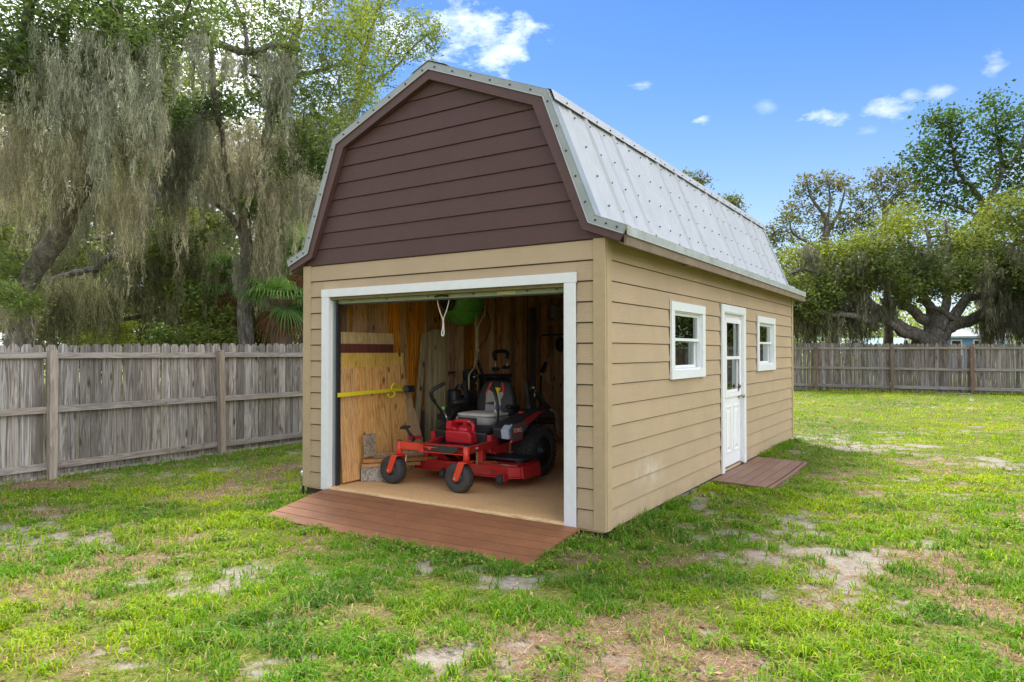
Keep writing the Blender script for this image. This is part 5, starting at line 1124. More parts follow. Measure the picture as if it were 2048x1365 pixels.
C_('handle_grip', B().tube(spline([(.1, -.15, 1.33), (.1, -.19, 1.42), (.1, -.05, 1.45), (.1, .10, 1.445), (.1, .17, 1.41), (.1, .145, 1.34)], 4), .028, 8), 'black', 0, True); C_('collar', B().box(.06, .14, -.20, -.10, 1.17, 1.22).box(.06, .14, .08, .18, 1.19, 1.24), 'black'); C_('wheel', B().lathe([(.02, -.02), (.06, -.02), (.06, .02), (.02, .02)], (0, -.24, .06), 'y', 16), 'black', 0)
bg_ = empty('folding_frame', (-3.30, 2.62, .031), 'black folding frame with chromed joints leaning on the wall left of the tool case', 'folding frame')
F_ = lambda n, b, m, bv=.003, sm=False: b.build(n, m, bg_, sm, bv)
F_('frame_bar', B().bar((0, -.06, .0), (-.02, -.10, 1.18), .05, .05, (0, 1, 0)), 'black'); F_('frame_bar', B().bar((.05, .13, .0), (.0, .06, 1.24), .04, .05, (0, 1, 0)), 'black'); F_('cross_plate', B().box(-.01, .03, -.10, .12, 1.05, 1.20), 'black', .01); F_('joint', B().sphere((.06, .0, 1.09), .022).sphere((.06, .05, 1.0), .014), 'chrome', 0, True); F_('spring', B().tube(spline([(.06, .0, 1.14), (.08, .06, 1.08), (.07, .07, .98), (.06, .05, .92)], 4), .006, 6), 'gold', 0); F_('pad', B().bar((.04, -.22, .83), (.04, .12, .80), .12, .05), 'black', .018)
wd_ = empty('pressure_washer_wand', (-3.36, 4.66, .031), 'black pressure washer gun and wand leaning upright on the wall', 'wand')
B().tube([(0, -.05, .3), (0, .0, 1.05)], .016, 8).build('lance', 'black', wd_, True); B().tube([(0, 0, 1.06), (0, .01, 1.10)], .014, 8).build('coupling', 'chrome', wd_, True); B().bar((0, .0, 1.10), (0, .16, 1.26), .05, .05).bar((0, .06, 1.10), (0, .14, 1.13), .02, .03).bar((0, .14, 1.12), (0, .19, 1.24), .02, .02).build('gun', 'black', wd_, bevel=.006)
rl = empty('hanging_trimmer', (-3.38, 5.3, 1.62), 'black tool with a round head and flat arm hanging on the wall under the blocking', 'tool'); B().lathe([(.02, -.05), (.12, -.04), (.135, 0), (.12, .04), (.02, .05)], (0, .06, -.02), 'x', 22).build('round_head', 'black', rl, True); B().bar((0, -.55, .13), (0, .28, .16), .04, .03).build('arm', 'blackm', rl, bevel=.003); B().tube(spline([(0.02, -.02, .10), (.02, -.10, .04), (.02, -.08, -.05)], 4).__add__([]), .01, 6).build('guard', 'blackm', rl)
pm = empty('push_mower', (-2.45, 4.75, .031), 'dark push mower with grey engine cover parked in the far corner behind the riding mower', 'push mower')
Q_ = lambda n, b, m, bv=.01, sm=False: b.build(n, m, pm, sm, bv)
Q_('deck', B().prism([(-.30, .16), (-.34, .24), (-.22, .30), (.30, .30), (.42, .22), (.42, .16)], 0, -.26, .26), 'blackm', .02); Q_('engine', B().lathe([(.16, .30), (.17, .38), (.15, .44), (.10, .47)], (0, 0, 0), 'z', 20), 'black', 0, True); Q_('engine_cover', B().box(-.10, .12, -.13, .13, .445, .54), 'greybox', .03); Q_('filter_cap', B().sphere((.02, .08, .56), .035), 'chrome', 0, True)
for x, y in ((-.29, -.24), (.29, -.24), (-.29, .34), (.29, .34)): Q_('wheel', B().lathe([(.03, -.025), (.10, -.025), (.105, 0), (.10, .025), (.03, .025)], (x, y, .105), 'x', 20), 'rubber', 0, True)
Q_('handle', B().tube(spline([(-.22, .28, .28), (-.22, .85, .95), (-.20, .93, 1.03), (.20, .93, 1.03), (.22, .85, .95), (.22, .28, .28)], 4), .012, 8), 'blackm', 0, True); Q_('grass_bag', B().tube(spline([(0, -.3, .42), (.05, .1, .50), (.1, .5, .62)], 4), .03, 8), 'black', 0, True)
Q_('lower_shelf', B().box(-.30, .34, -.42, -.30, .16, .20), 'greybox', .01)
# ------------------------------------------------------------------ vegetation
def leaf_cloud(C, size, n_per, sig, tint, elong=.45, flat=.7, tvar=.35, droop=0.0, seed=0):
    """C (k,3) twig centres; each gets n_per leaves; returns verts, quads, tints"""
    k = len(C); N = k * n_per
    c = np.repeat(C, n_per, 0) + rng.normal(0, 1, (N, 3)) * np.array([sig, sig, sig * flat]); c[:, 2] -= droop * rng.random(N)
    s = size * (.6 + .8 * rng.random(N))[:, None]
    a = rng.normal(0, 1, (N, 3)); a[:, 2] *= .6; a /= np.linalg.norm(a, axis=1, keepdims=True)
    b = np.cross(a, rng.normal(0, 1, (N, 3))); b /= np.linalg.norm(b, axis=1, keepdims=True)
    P = np.stack([c - a * s, c - b * s * elong, c + a * s, c + b * s * elong], 1).reshape(-1, 3)
    t = np.repeat(tint, n_per, 0) * (1 - tvar + 2 * tvar * rng.random((N, 1))) if tint.ndim == 2 else tint * (1 - tvar + 2 * tvar * rng.random((N, 1)))
    hue = rng.random((N, 1)); t = t * (1 - .25 * hue) + t[:, [1, 1, 2]] * np.array([[.95, 1.0, .7]]) * .25 * hue
    return P, np.repeat(t, 4, 0)
def quads(P): i = 4 * np.arange(len(P) // 4); return np.stack([i, i + 1, i + 2, i + 3], -1)
def puff_points(puffs, per, seed=0):
    out, ti = [], []
    for (c, r, tint, dens) in puffs:
        n = max(3, int(per * dens)); d = rng.normal(0, 1, (n, 3)); d /= np.linalg.norm(d, axis=1, keepdims=True); q = rng.random((n, 1)) ** .42
        out.append(np.array(c) + d * q * np.array(r)); ti.append(np.array(tint)[None] * (.72 + .56 * rng.random((n, 1))))
    return np.concatenate(out), np.concatenate(ti)
def upx(u, v, d, r, tint, dens=1.0, fl=.8, dj=.5):
    rw = r / F_PX * d; p = at(u, v, d + random.uniform(-dj, dj)); return (tuple(p), (rw, rw, rw * fl), tint, dens)
def beards(A, Ls, Ws, tint, dens=110, pw=.007, seg_len=.16):
    """hanging Spanish moss: each beard is a handful of wandering threads, each thread a string of short curled pieces"""
    nb = len(Ls); Ls = np.asarray(Ls); Ws = np.asarray(Ws)
    nt = np.maximum(3, (Ws / .012).astype(int)); bi = np.repeat(np.arange(nb), nt); M_ = len(bi)
    tl = Ls[bi] * (.18 + .82 * rng.random(M_) ** 1.3); o = rng.normal(0, 1, (M_, 2)) * Ws[bi][:, None] * .8; top_ = -rng.random(M_) * .25 * Ls[bi] + .05
    amp = .05 * rng.random((M_, 2)) * tl[:, None]; frq = 2 + 5 * rng.random((M_, 2)); ph = rng.random((M_, 2)) * 6.28; drift = rng.normal(0, .05, (M_, 2))
    ttint = np.asarray(tint)[bi] * (.6 + .8 * rng.random((M_, 1)))
    cnt = np.maximum(5, (dens * tl / 8).astype(int)); ti = np.repeat(np.arange(M_), cnt); N = len(ti)
    t = rng.random(N); rad = (.022 * (1 - .6 * t))[:, None]
    xy = o[ti] * (1 - .45 * t[:, None]) + amp[ti] * np.sin(frq[ti] * t[:, None] * 2 + ph[ti]) + drift[ti] * (t * tl[ti])[:, None] + rng.normal(0, 1, (N, 2)) * rad
    p0 = A[bi[ti]] + np.concatenate([xy, (top_[ti] - t * tl[ti])[:, None]], 1)
    sl = seg_len * (.4 + rng.random(N))[:, None]; curl = (rng.random(N) < .38)[:, None]; sl = np.where(curl, sl * .5, sl)
    dirv = np.stack([rng.normal(0, .22, N), rng.normal(0, .22, N), -np.ones(N)], -1); dirv = np.where(curl, rng.normal(0, 1, (N, 3)) - np.array([[0, 0, .5]]), dirv); dirv /= np.linalg.norm(dirv, axis=1, keepdims=True)
    side = np.cross(dirv, rng.normal(0, 1, (N, 3))); side /= np.linalg.norm(side, axis=1, keepdims=True); side = side * (pw * (.5 + rng.random(N)))[:, None]
    p1 = p0 + dirv * sl
    P = np.stack([p0 - side, p0 + side, p1 + side * .6, p1 - side * .6], 1).reshape(-1, 3)
    i = 4 * np.arange(N); F = np.stack([i, i + 1, i + 2, i + 3], -1)
    c = ttint[ti] * (.6 + .8 * rng.random((N, 1))); return P, F, np.repeat(c, 4, 0)
def limb_pts(pts, jit=.05, n=5):
    p = spline(pts, n); return [q + Vector((random.uniform(-jit, jit), random.uniform(-jit, jit), random.uniform(-jit, jit))) if 0 < i < len(p) - 1 else q for i, q in enumerate(p)]
def add_limb(b, pts, r0, r1, jit=.05, n=8, sub=5):
    p = limb_pts(pts, jit, sub); k = len(p); b.tube(p, [(r0 + (r1 - r0) * (i / (k - 1)) ** .8) * random.uniform(.93, 1.07) for i in range(k)], n)
    return p
def tree(name, label, cat, trunks, limbs, puffs, leaf, moss=None, group=None, branchlets=60, twigs=None):
    base = trunks[0][0][0]; base = Vector((base.x, base.y, zgf(base.x, base.y)))
    o = empty(name, base, label, cat, group); nodes = []
    for pts, r0, r1 in trunks:
        b = B(); p = [Vector(q) for q in pts]
        if (p[0] - base).length > .01 and pts is trunks[0][0]: p = [base - Vector((0, 0, .2))] + p[0:] if p[0].z > base.z + .2 else p
        nodes += [(q, r1) for q in add_limb(b, p, r0, r1, r0 * .12, 12)][4:]
        unparented_local(b.build('trunk', 'bark', smooth=True), o)
    b = B()
    for pts, r0, r1 in limbs: nodes += [(q, r1) for q in add_limb(b, pts, r0, r1, r0 * .35, 9)]
    if puffs:
        P, T = puff_points(puffs, leaf['per'])
        na = np.array([tuple(q[0]) for q in nodes])
        for j in range(branchlets):
            pc = Vector(puffs[random.randrange(len(puffs))][0]) if j % 3 == 0 else Vector(P[random.randrange(len(P))])
            dd = ((na - np.array(pc)) ** 2).sum(1); s = Vector(na[int(dd.argmin())]); L = (pc - s).length
            if L < .15: continue
            m = s.lerp(pc, .5) + Vector((random.uniform(-.15, .15), random.uniform(-.15, .15), random.uniform(.02, .22))) * L
            r = min(.015 + .012 * L, .06) * leaf.get('bscale', 1); p = add_limb(b, [s, m, pc], r, r * .25, .03 * L ** .5, 5, 4); na = np.concatenate([na, np.array([tuple(q) for q in p])])
    if b.v: unparented_local(b.build('branches', 'bark', smooth=True), o)
    if puffs:
        V, c = leaf_cloud(P, leaf['size'], leaf['n'], leaf['sig'], T, leaf.get('elong', .42), leaf.get('flat', .7))
        unparented_local(link('crown', nmesh('crown', V, [quads(V)], c), 'leaf'), o)
    if moss is not None:
        V, Fm, c = moss; unparented_local(link('spanish_moss', nmesh('spanish_moss', V, [Fm], c), 'moss'), o)['kind'] = 'stuff'
    return o
def anchors(regs):
    A, Ls, Ws, T = [], [], [], []
    for (u0, u1, v0, v1, d0, d1, n, l0, l1, w, tint) in regs:
        for k in range(n):
            d = random.uniform(d0, d1); A.append(tuple(at(random.uniform(u0, u1), random.uniform(v0, v1), d))); L = random.uniform(l0, l1) * random.uniform(.6, 1); Ls.append(L); Ws.append(w * random.uniform(.6, 1.3)); T.append(np.array(tint) * random.uniform(.7, 1.25))
    return np.array(A), Ls, Ws, np.array(T)
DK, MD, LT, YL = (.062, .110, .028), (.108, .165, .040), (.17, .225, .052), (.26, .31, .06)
GM, TM, DM, OM = (.275, .285, .20), (.32, .30, .20), (.17, .17, .11), (.20, .20, .11)
# --- left foreground oak, leaning trunk
A1 = anchors([(20, 200, 40, 200, 9.0, 10.5, 60, .5, 1.3, .10, GM), (60, 330, 60, 200, 9.3, 11, 70, .5, 1.4, .10, GM), (0, 160, 180, 330, 9.5, 11, 60, .5, 1.4, .10, TM), (120, 330, 170, 300, 10, 11.5, 60, .5, 1.3, .09, TM), (0, 240, 230, 330, 10, 12, 44, .4, 1.0, .09, TM),
              (150, 420, 10, 140, 10.2, 11.5, 70, .3, .9, .10, GM), (80, 300, 330, 420, 12.6, 14, 50, .5, 1.4, .10, DM), (0, 90, 330, 400, 11, 12, 20, .5, 1.2, .09, TM), (205, 300, 330, 380, 11, 12, 20, .9, 1.8, .08, TM), (0, 60, 540, 640, 11.5, 12, 14, .4, .9, .09, TM), (180, 215, 190, 250, 9.5, 10, 5, 1.2, 1.9, .12, GM), (190, 205, 180, 200, 9.4, 9.8, 3, 1.4, 1.9, .12, GM)])
pf = [upx(*q, DK if random.random() < .55 else MD, 1.2, .8) for q in [(10, 120, 9.2, 60), (50, 90, 9.3, 60), (-40, 60, 9, 80), (30, 40, 9.5, 60), (100, 40, 9.6, 55), (150, 60, 9.8, 60), (180, 20, 10, 70), (240, 50, 10, 60), (290, 30, 10.3, 60), (330, 70, 10.4, 55), (370, 30, 10.6, 55), (300, 90, 10.5, 45), (400, 70, 10.8, 45), (220, 5, 10, 60), (350, 0, 10.5, 60), (90, 0, 9.6, 60), (-60, 150, 9.2, 70), (10, 180, 9.6, 40), (260, 90, 10.3, 40), (210, -20, 10, 80), (60, -40, 9.6, 90), (-80, 0, 9, 100), (320, -50, 10.4, 90), (420, -30, 11, 70), (140, -70, 9.8, 90)]]
pf += [upx(*q) for q in [(245, 265, 11.2, 32, DK, 1.2), (290, 250, 11.4, 30, DK, 1), (180, 300, 11.3, 30, MD, .9), (200, 330, 11.4, 26, MD, .8), (110, 350, 11.4, 34, DK, 1), (150, 345, 11.6, 30, DK, 1), (85, 335, 11.3, 24, DK, .8), (12, 545, 11.4, 34, MD, 1.2), (20, 590, 11.3, 28, MD, 1.2), (5, 470, 11.5, 26, LT, 1), (60, 605, 11.5, 16, LT, .7), (45, 640, 12, 12, LT, .5), (30, 520, 11.8, 22, MD, .8), (70, 155, 9.8, 12, MD, .3), (120, 200, 10.4, 22, DK, .5), (250, 180, 10.8, 26, MD, .6), (310, 190, 11, 24, MD, .6), (60, 260, 10.8, 22, DK, .5), (160, 240, 10.9, 20, MD, .4), (20, 330, 11, 30, MD, .7), (270, 330, 11.6, 28, MD, .7), (220, 370, 11.8, 26, LT, .6), (320, 150, 10.8, 34, LT, .7), (170, 130, 10.2, 24, DK, .5), (60, 400, 12, 30, LT, .7), (20, 430, 12, 30, LT, .8)]]
tree('oak_tree', 'leaning grey trunked live oak at the far left draped with long Spanish moss', 'tree',
     [([at(35, 712, 12), at(48, 640, 12), at(42, 590, 12), at(75, 530, 12), at(118, 470, 11.8), at(150, 400, 11.5), at(185, 330, 11.2), at(210, 240, 10.9), at(215, 120, 10.5), at(230, -20, 10.2)], .22, .12)],
     [([at(195, 300, 11), at(120, 210, 10.5), at(60, 130, 10), at(-40, 60, 9.5)], .10, .04), ([at(70, 220, 10), at(30, 150, 9.8), at(55, 40, 9.7), at(70, -60, 9.7)], .12, .06), ([at(213, 140, 10.5), at(300, 60, 10.6), at(420, 20, 11)], .09, .03), ([at(150, 400, 11.5), at(90, 350, 11.5), at(20, 345, 11.5)], .09, .03), ([at(180, 345, 11.3), at(240, 300, 11.3), at(300, 255, 11.5)], .07, .03), ([at(205, 250, 11), at(120, 120, 10.2), at(150, 0, 10)], .08, .04)],
     pf, dict(per=26, size=.042, n=20, sig=.14, elong=.34, bscale=1.0), beards(*A1[:3], A1[3], 780, .0032, .09), 'oaks beyond the left fence', 120)
# --- middle oak by the palm
A2 = anchors([(430, 600, 95, 120, 12.3, 13.5, 40, .3, 1.0, .10, GM), (530, 580, 100, 150, 12.3, 13, 12, .9, 1.6, .13, GM), (400, 620, 220, 350, 12.5, 14.5, 90, .6, 1.5, .10, TM), (340, 620, 260, 400, 13, 15, 80, .5, 1.4, .10, GM), (520, 640, 320, 440, 13, 14.5, 60, .7, 1.6, .09, TM), (505, 560, 430, 520, 13.5, 14.3, 40, .6, 1.5, .12, TM),
              (470, 500, 480, 560, 13.8, 14.2, 16, .6, 1.2, .10, GM), (600, 720, 200, 300, 13, 14.5, 34, .4, 1.0, .11, GM), (640, 680, 300, 330, 13.5, 14, 8, .5, 1.0, .10, TM), (330, 370, 180, 300, 12.5, 14, 26, 1.2, 2.2, .15, DM), (230, 420, 170, 300, 12.5, 14, 50, .8, 1.8, .14, GM), (250, 290, 290, 360, 13, 14, 12, 1.6, 2.6, .10, TM), (355, 372, 330, 360, 13, 13.5, 4, 2.0, 2.6, .08, TM)])
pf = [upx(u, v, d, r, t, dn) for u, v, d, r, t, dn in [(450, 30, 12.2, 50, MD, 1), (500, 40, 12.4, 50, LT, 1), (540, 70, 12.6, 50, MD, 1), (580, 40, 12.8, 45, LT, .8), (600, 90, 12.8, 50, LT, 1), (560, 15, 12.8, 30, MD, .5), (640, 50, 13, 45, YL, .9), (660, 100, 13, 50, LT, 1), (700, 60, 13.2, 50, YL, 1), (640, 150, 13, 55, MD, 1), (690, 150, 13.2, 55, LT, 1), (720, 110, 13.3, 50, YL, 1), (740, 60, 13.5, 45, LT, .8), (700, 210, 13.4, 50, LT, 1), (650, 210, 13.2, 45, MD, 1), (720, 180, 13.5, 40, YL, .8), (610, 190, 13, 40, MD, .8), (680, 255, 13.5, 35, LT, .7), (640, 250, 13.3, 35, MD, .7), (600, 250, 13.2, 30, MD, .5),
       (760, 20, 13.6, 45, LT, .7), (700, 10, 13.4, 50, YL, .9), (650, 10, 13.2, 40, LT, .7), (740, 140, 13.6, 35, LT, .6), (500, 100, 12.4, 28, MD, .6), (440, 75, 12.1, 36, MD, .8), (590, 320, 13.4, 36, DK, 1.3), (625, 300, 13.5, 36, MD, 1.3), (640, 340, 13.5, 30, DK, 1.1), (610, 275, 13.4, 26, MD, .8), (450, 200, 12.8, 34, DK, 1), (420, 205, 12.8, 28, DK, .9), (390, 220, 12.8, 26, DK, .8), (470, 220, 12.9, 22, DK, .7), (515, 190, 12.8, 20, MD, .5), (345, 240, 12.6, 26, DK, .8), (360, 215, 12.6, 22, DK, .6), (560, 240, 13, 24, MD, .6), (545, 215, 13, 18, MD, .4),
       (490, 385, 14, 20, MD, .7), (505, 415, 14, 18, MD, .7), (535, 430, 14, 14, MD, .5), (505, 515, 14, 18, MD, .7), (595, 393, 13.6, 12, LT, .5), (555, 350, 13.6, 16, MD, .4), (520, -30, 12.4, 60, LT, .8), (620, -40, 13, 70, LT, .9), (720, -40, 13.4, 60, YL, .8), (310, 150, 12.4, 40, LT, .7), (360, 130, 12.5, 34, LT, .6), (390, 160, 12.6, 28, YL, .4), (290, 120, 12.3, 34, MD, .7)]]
tree('oak_tree', 'bare trunked live oak beside the palms with light green leaves above the shed roof', 'tree',
     [([at(495, 715, 14), at(488, 640, 14), at(490, 580, 14), at(492, 500, 14), at(490, 430, 13.9), at(500, 395, 13.8), at(515, 350, 13.6), at(535, 260, 13.3), at(560, 160, 13), at(600, 40, 13)], .17, .07)],
     [([at(492, 480, 14), at(462, 435, 14), at(430, 400, 14), at(420, 370, 13.8)], .09, .03), ([at(490, 430, 13.9), at(470, 400, 13.6), at(455, 350, 13.3), at(440, 250, 12.9)], .07, .04), ([at(420, 72, 12.1), at(440, 90, 12.2), at(480, 102, 12.4), at(510, 104, 12.5), at(550, 90, 12.6), at(600, 100, 12.8)], .075, .045), ([at(495, 100, 12.4), at(488, 50, 12.4), at(470, 0, 12.3), at(460, -80, 12.3)], .04, .03), ([at(440, 250, 12.9), at(425, 170, 12.4), at(420, 75, 12.1)], .06, .05), ([at(560, 160, 13), at(640, 140, 13.2), at(720, 120, 13.6)], .06, .02), ([at(410, 238, 12.8), at(440, 232, 12.8), at(470, 215, 12.9)], .035, .02), ([at(500, 150, 12.6), at(520, 155, 12.8), at(540, 165, 13)], .03, .02), ([at(300, 280, 12.6), at(330, 262, 12.6), at(380, 240, 12.7), at(430, 230, 12.9)], .06, .04), ([at(625, 210, 13.4), at(640, 250, 13.4), at(655, 290, 13.4)], .03, .02)],
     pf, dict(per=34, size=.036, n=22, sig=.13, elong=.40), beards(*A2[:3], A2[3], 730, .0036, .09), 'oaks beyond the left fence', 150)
# thin limb crossing above the ridge belongs to an oak further back
pf = [upx(u, v, 15.5, r, t, dn) for u, v, r, t, dn in [(880, 62, 18, LT, .5), (850, 50, 26, LT, .8), (860, 85, 24, MD, .7), (825, 40, 26, LT, .7), (800, 70, 30, MD, .8), (830, 90, 30, MD, .8), (790, 100, 28, LT, .7), (760, 90, 34, LT, .9), (815, 110, 20, MD, .4), (780, 130, 22, MD, .4), (850, 110, 14, LT, .3), (740, 20, 40, LT, .8), (780, 0, 30, MD, .6), (770, 160, 16, LT, .3), (730, 180, 30, LT, .7), (700, 90, 50, LT, .8), (745, 215, 14, LT, .3), (740, 50, 40, LT, .8), (715, 150, 40, YL, .8), (700, 240, 34, MD, .7), (755, -30, 40, LT, .6)]]
tree('oak_tree', 'slender limbed oak whose thin twigs reach over the ridge of the shed roof', 'tree',
     [([at(640, 700, 16), at(645, 500, 16), at(660, 330, 15.8), at(700, 250, 15.6)], .16, .07)],
     [([at(700, 250, 15.6), at(735, 180, 15.5), at(765, 155, 15.5), at(800, 125, 15.5), at(835, 85, 15.5), at(870, 62, 15.5)], .05, .012), ([at(700, 250, 15.6), at(720, 150, 15.5), at(745, 60, 15.5), at(760, -20, 15.5)], .05, .02), ([at(735, 180, 15.5), at(770, 172, 15.5), at(800, 178, 15.5)], .02, .008), ([at(765, 155, 15.5), at(775, 110, 15.5), at(800, 65, 15.5), at(825, 38, 15.5)], .028, .01)],
     pf, dict(per=26, size=.036, n=18, sig=.12, elong=.42, bscale=.7), None, 'oaks beyond the left fence', 90)
# --- dark oak behind with low limbs and curtains
A3 = anchors([(60, 240, 545, 585, 14.2, 16, 80, .7, 1.5, .15, OM), (60, 440, 550, 620, 14.6, 17, 130, .6, 1.3, .15, OM), (230, 440, 430, 590, 14.2, 15.2, 60, .5, 1.3, .12, OM), (440, 620, 480, 600, 14.6, 16, 30, .5, 1.1, .12, OM), (180, 330, 480, 540, 15.5, 16.5, 26, .5, 1.2, .13, DM), (280, 480, 340, 450, 15.5, 17.5, 46, .7, 1.6, .14, DM), (0, 160, 430, 540, 16, 18, 50, .8, 1.7, .15, OM), (20, 620, 360, 420, 17, 19, 70, .9, 1.9, .15, DM), (380, 560, 520, 600, 16.5, 18, 44, .6, 1.2, .14, OM), (520, 610, 440, 560, 16, 18, 40, .7, 1.4, .13, OM)])
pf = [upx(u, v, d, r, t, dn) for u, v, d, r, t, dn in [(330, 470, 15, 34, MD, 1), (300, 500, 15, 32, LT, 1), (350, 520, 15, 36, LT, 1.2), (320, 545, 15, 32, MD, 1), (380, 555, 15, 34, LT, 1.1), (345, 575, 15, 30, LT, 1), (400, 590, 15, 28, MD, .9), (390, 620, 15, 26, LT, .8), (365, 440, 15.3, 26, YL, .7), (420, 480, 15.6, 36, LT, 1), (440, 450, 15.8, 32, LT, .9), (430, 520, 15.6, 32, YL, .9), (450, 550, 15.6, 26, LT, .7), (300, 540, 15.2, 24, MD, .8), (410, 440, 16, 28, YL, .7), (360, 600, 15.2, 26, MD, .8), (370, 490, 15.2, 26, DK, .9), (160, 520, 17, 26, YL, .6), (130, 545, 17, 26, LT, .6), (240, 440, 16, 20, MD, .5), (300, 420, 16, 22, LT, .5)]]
tree('oak_tree', 'dark low limbed oak behind the others hung with a curtain of olive moss', 'tree',
     [([at(418, 712, 16), at(400, 650, 16), at(385, 600, 16.2), at(350, 560, 16.4), at(325, 520, 16.5), at(300, 490, 16.5), at(260, 465, 16.5), at(200, 440, 16.8)], .30, .12)],
     [([at(325, 515, 16.2), at(280, 515, 15.9), at(225, 513, 15.8), at(190, 538, 15.8), at(150, 545, 15.8), at(110, 560, 15.8), at(72, 578, 15.8)], .11, .05), ([at(330, 620, 17), at(250, 638, 16.5), at(215, 640, 16.3)], .07, .04), ([at(230, 590, 16.5), at(170, 610, 16.3), at(150, 633, 16.2), at(105, 640, 16), at(45, 680, 16)], .09, .08), ([at(300, 490, 16.5), at(310, 380, 16.5), at(320, 250, 16.4), at(350, 120, 16.4)], .12, .05), ([at(385, 600, 16.2), at(410, 500, 16.6), at(400, 380, 16.8)], .12, .06), ([at(250, 500, 16), at(215, 478, 16), at(180, 480, 16)], .05, .03)],
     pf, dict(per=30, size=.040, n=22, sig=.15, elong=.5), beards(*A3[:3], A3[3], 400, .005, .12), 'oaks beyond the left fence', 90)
# extra trunks far behind
for i, (u, d, r, lb) in enumerate([(385, 19, .12, 'thin straight trunk standing far back between the dark oak and the middle oak'), (150, 20, .13, 'slim dark trunk seen between the moss curtains behind the leaning oak'), (560, 18, .11, 'narrow trunk half hidden by moss to the left of the palm')]):
    tree('slender_tree', lb, 'tree', [([at(u, 700, d), at(u + 5, 560, d), at(u - 12, 430, d), at(u + 8, 300, d), at(u, 150, d)], r, .05)], [([at(u - 12, 430, d), at(u - 40, 350, d), at(u - 60, 280, d)], .05, .02), ([at(u + 2, 350, d), at(u + 40, 280, d), at(u + 50, 200, d)], .04, .02)],
         [upx(u + dx, v, d, 40, MD, .8) for dx, v in ((-40, 260), (40, 200), (0, 150), (-20, 90), (30, 110), (-60, 180), (60, 260))], dict(per=14, size=.055, n=18, sig=.2, elong=.5), None, 'thin trees behind the left oaks', 20)
# --- palms
def palm(label, c, hts, nf, fl, trunk_r, base_uvd):
    b0 = at(*base_uvd); b0 = Vector((c.x, c.y, zgf(c.x, c.y))); o = empty('cabbage_palm', b0, label, 'palm', 'palms behind the left fence')
    b = B(); b.tube([b0 - Vector((0, 0, .2)), b0.lerp(c, .5) + Vector((.03, 0, 0)), c - Vector((0, 0, .1))], [trunk_r * 1.15, trunk_r, trunk_r * .95], 14)
    for k in range(60):
        q = random.random() * 6.28; z = random.uniform(.1, 1) * (c.z - b0.z); b.obox(b0 + Vector((math.cos(q) * trunk_r, math.sin(q) * trunk_r, z)), (.05, .09, .12), Matrix.Rotation(q, 3, 'Z') @ Matrix.Rotation(.4, 3, 'Y'))
    unparented_local(b.build('trunk', 'palm_trunk'), o)
    for k in range(nf):
        a = 2 * math.pi * (k * .618) + random.uniform(-.2, .2); el_ = random.uniform(-.7, 1.05); dead = k > nf - 6; 
        if dead: el_ = random.uniform(-1.35, -.9)
        d = Vector((math.cos(a) * math.cos(el_), math.sin(a) * math.cos(el_), math.sin(el_))); st_ = c + d * .1; hub = c + d * fl * .55 + Vector((0, 0, -.05)); side = d.cross(Vector((0, 0, 1))).normalized(); upn = side.cross(d)
        V, Fq, T = [], [], []; t = np.array((.15, .085, .04) if dead else random.choice([(.075, .15, .035), (.10, .20, .045), (.15, .25, .06)]))
        V += [tuple(st_ - side * .012), tuple(st_ + side * .012), tuple(hub + side * .009), tuple(hub - side * .009)]; Fq.append((0, 1, 2, 3)); T += [t * .8] * 4
        nb = 26
        for j in range(nb):
            f = (j / (nb - 1) - .5) * 2; an = f * 1.75; L = fl * (.95 - .25 * abs(f)) * random.uniform(.85, 1.08); dir_ = d * math.cos(an) + side * math.sin(an) + upn * (.12 - .1 * abs(f)); dir_.normalize()
            p0 = hub; p1 = hub + dir_ * L * .5; p2 = hub + dir_ * L * .8 + Vector((0, 0, -.12 * L)); p3 = hub + dir_ * L * .95 + Vector((0, 0, -.42 * L)); w = .017; s2 = dir_.cross(upn).normalized() * w; i = len(V)
            V += [tuple(p0), tuple(p0 + s2 * .3), tuple(p1 + s2), tuple(p1 - s2), tuple(p2 + s2 * .6), tuple(p2 - s2 * .6), tuple(p3 + s2 * .1), tuple(p3 - s2 * .1)]
            Fq += [(i, i + 1, i + 2, i + 3), (i + 3, i + 2, i + 4, i + 5), (i + 5, i + 4, i + 6, i + 7)]; T += [t * random.uniform(.7, 1.3)] * 8
        unparented_local(link('frond', nmesh('frond', np.array(V), [np.array(Fq)], np.array(T)), 'leaf'), o)
    return o
palm('cabbage palm with drooping fan fronds directly left of the shed eave', at(560, 590, 13.4), 0, 22, .62, .19, (575, 700, 13.4))
palm('fan palm partly behind the bare oak trunk with brown dead fronds below', at(470, 560, 15.0), 0, 18, .68, .16, (470, 700, 15.0))
palm('taller fan palm whose fronds touch the left rake of the shed roof', at(620, 510, 14.6), 0, 20, .75, .17, (620, 700, 14.6))
# --- shrubs over the fence
for u, v, d, r, t, lb in [(435, 645, 14.6, 34, LT, 'light green shrub peeking above the fence left of the bare trunk'), (350, 670, 14, 34, MD, 'dark green bush just above the pickets right of the moss curtain'), (230, 660, 19, 40, YL, 'yellow green sapling glowing behind the moss curtain'), (100, 530, 19, 50, YL, 'pale bright thicket far behind the leaning oak'), (530, 655, 15.5, 26, MD, 'small bush between the bare oak trunk and the palm')]:
    c = at(u, v, d); cz = zgf(c.x, c.y); n = 9
    tree('shrub', lb, 'shrub', [([Vector((c.x, c.y, cz)), Vector((c.x, c.y, c.z - .1))], .03, .015)], [], [(tuple(c + Vector((random.gauss(0, .6) * r / F_PX * d, random.gauss(0, .6) * r / F_PX * d, random.uniform(-1.2, .6) * r / F_PX * d))), (r / F_PX * d * .5,) * 3, t, 1) for _ in range(n)], dict(per=22, size=.04, n=18, sig=.11, elong=.5, bscale=.5), None, 'shrubs beyond the left fence', 14)
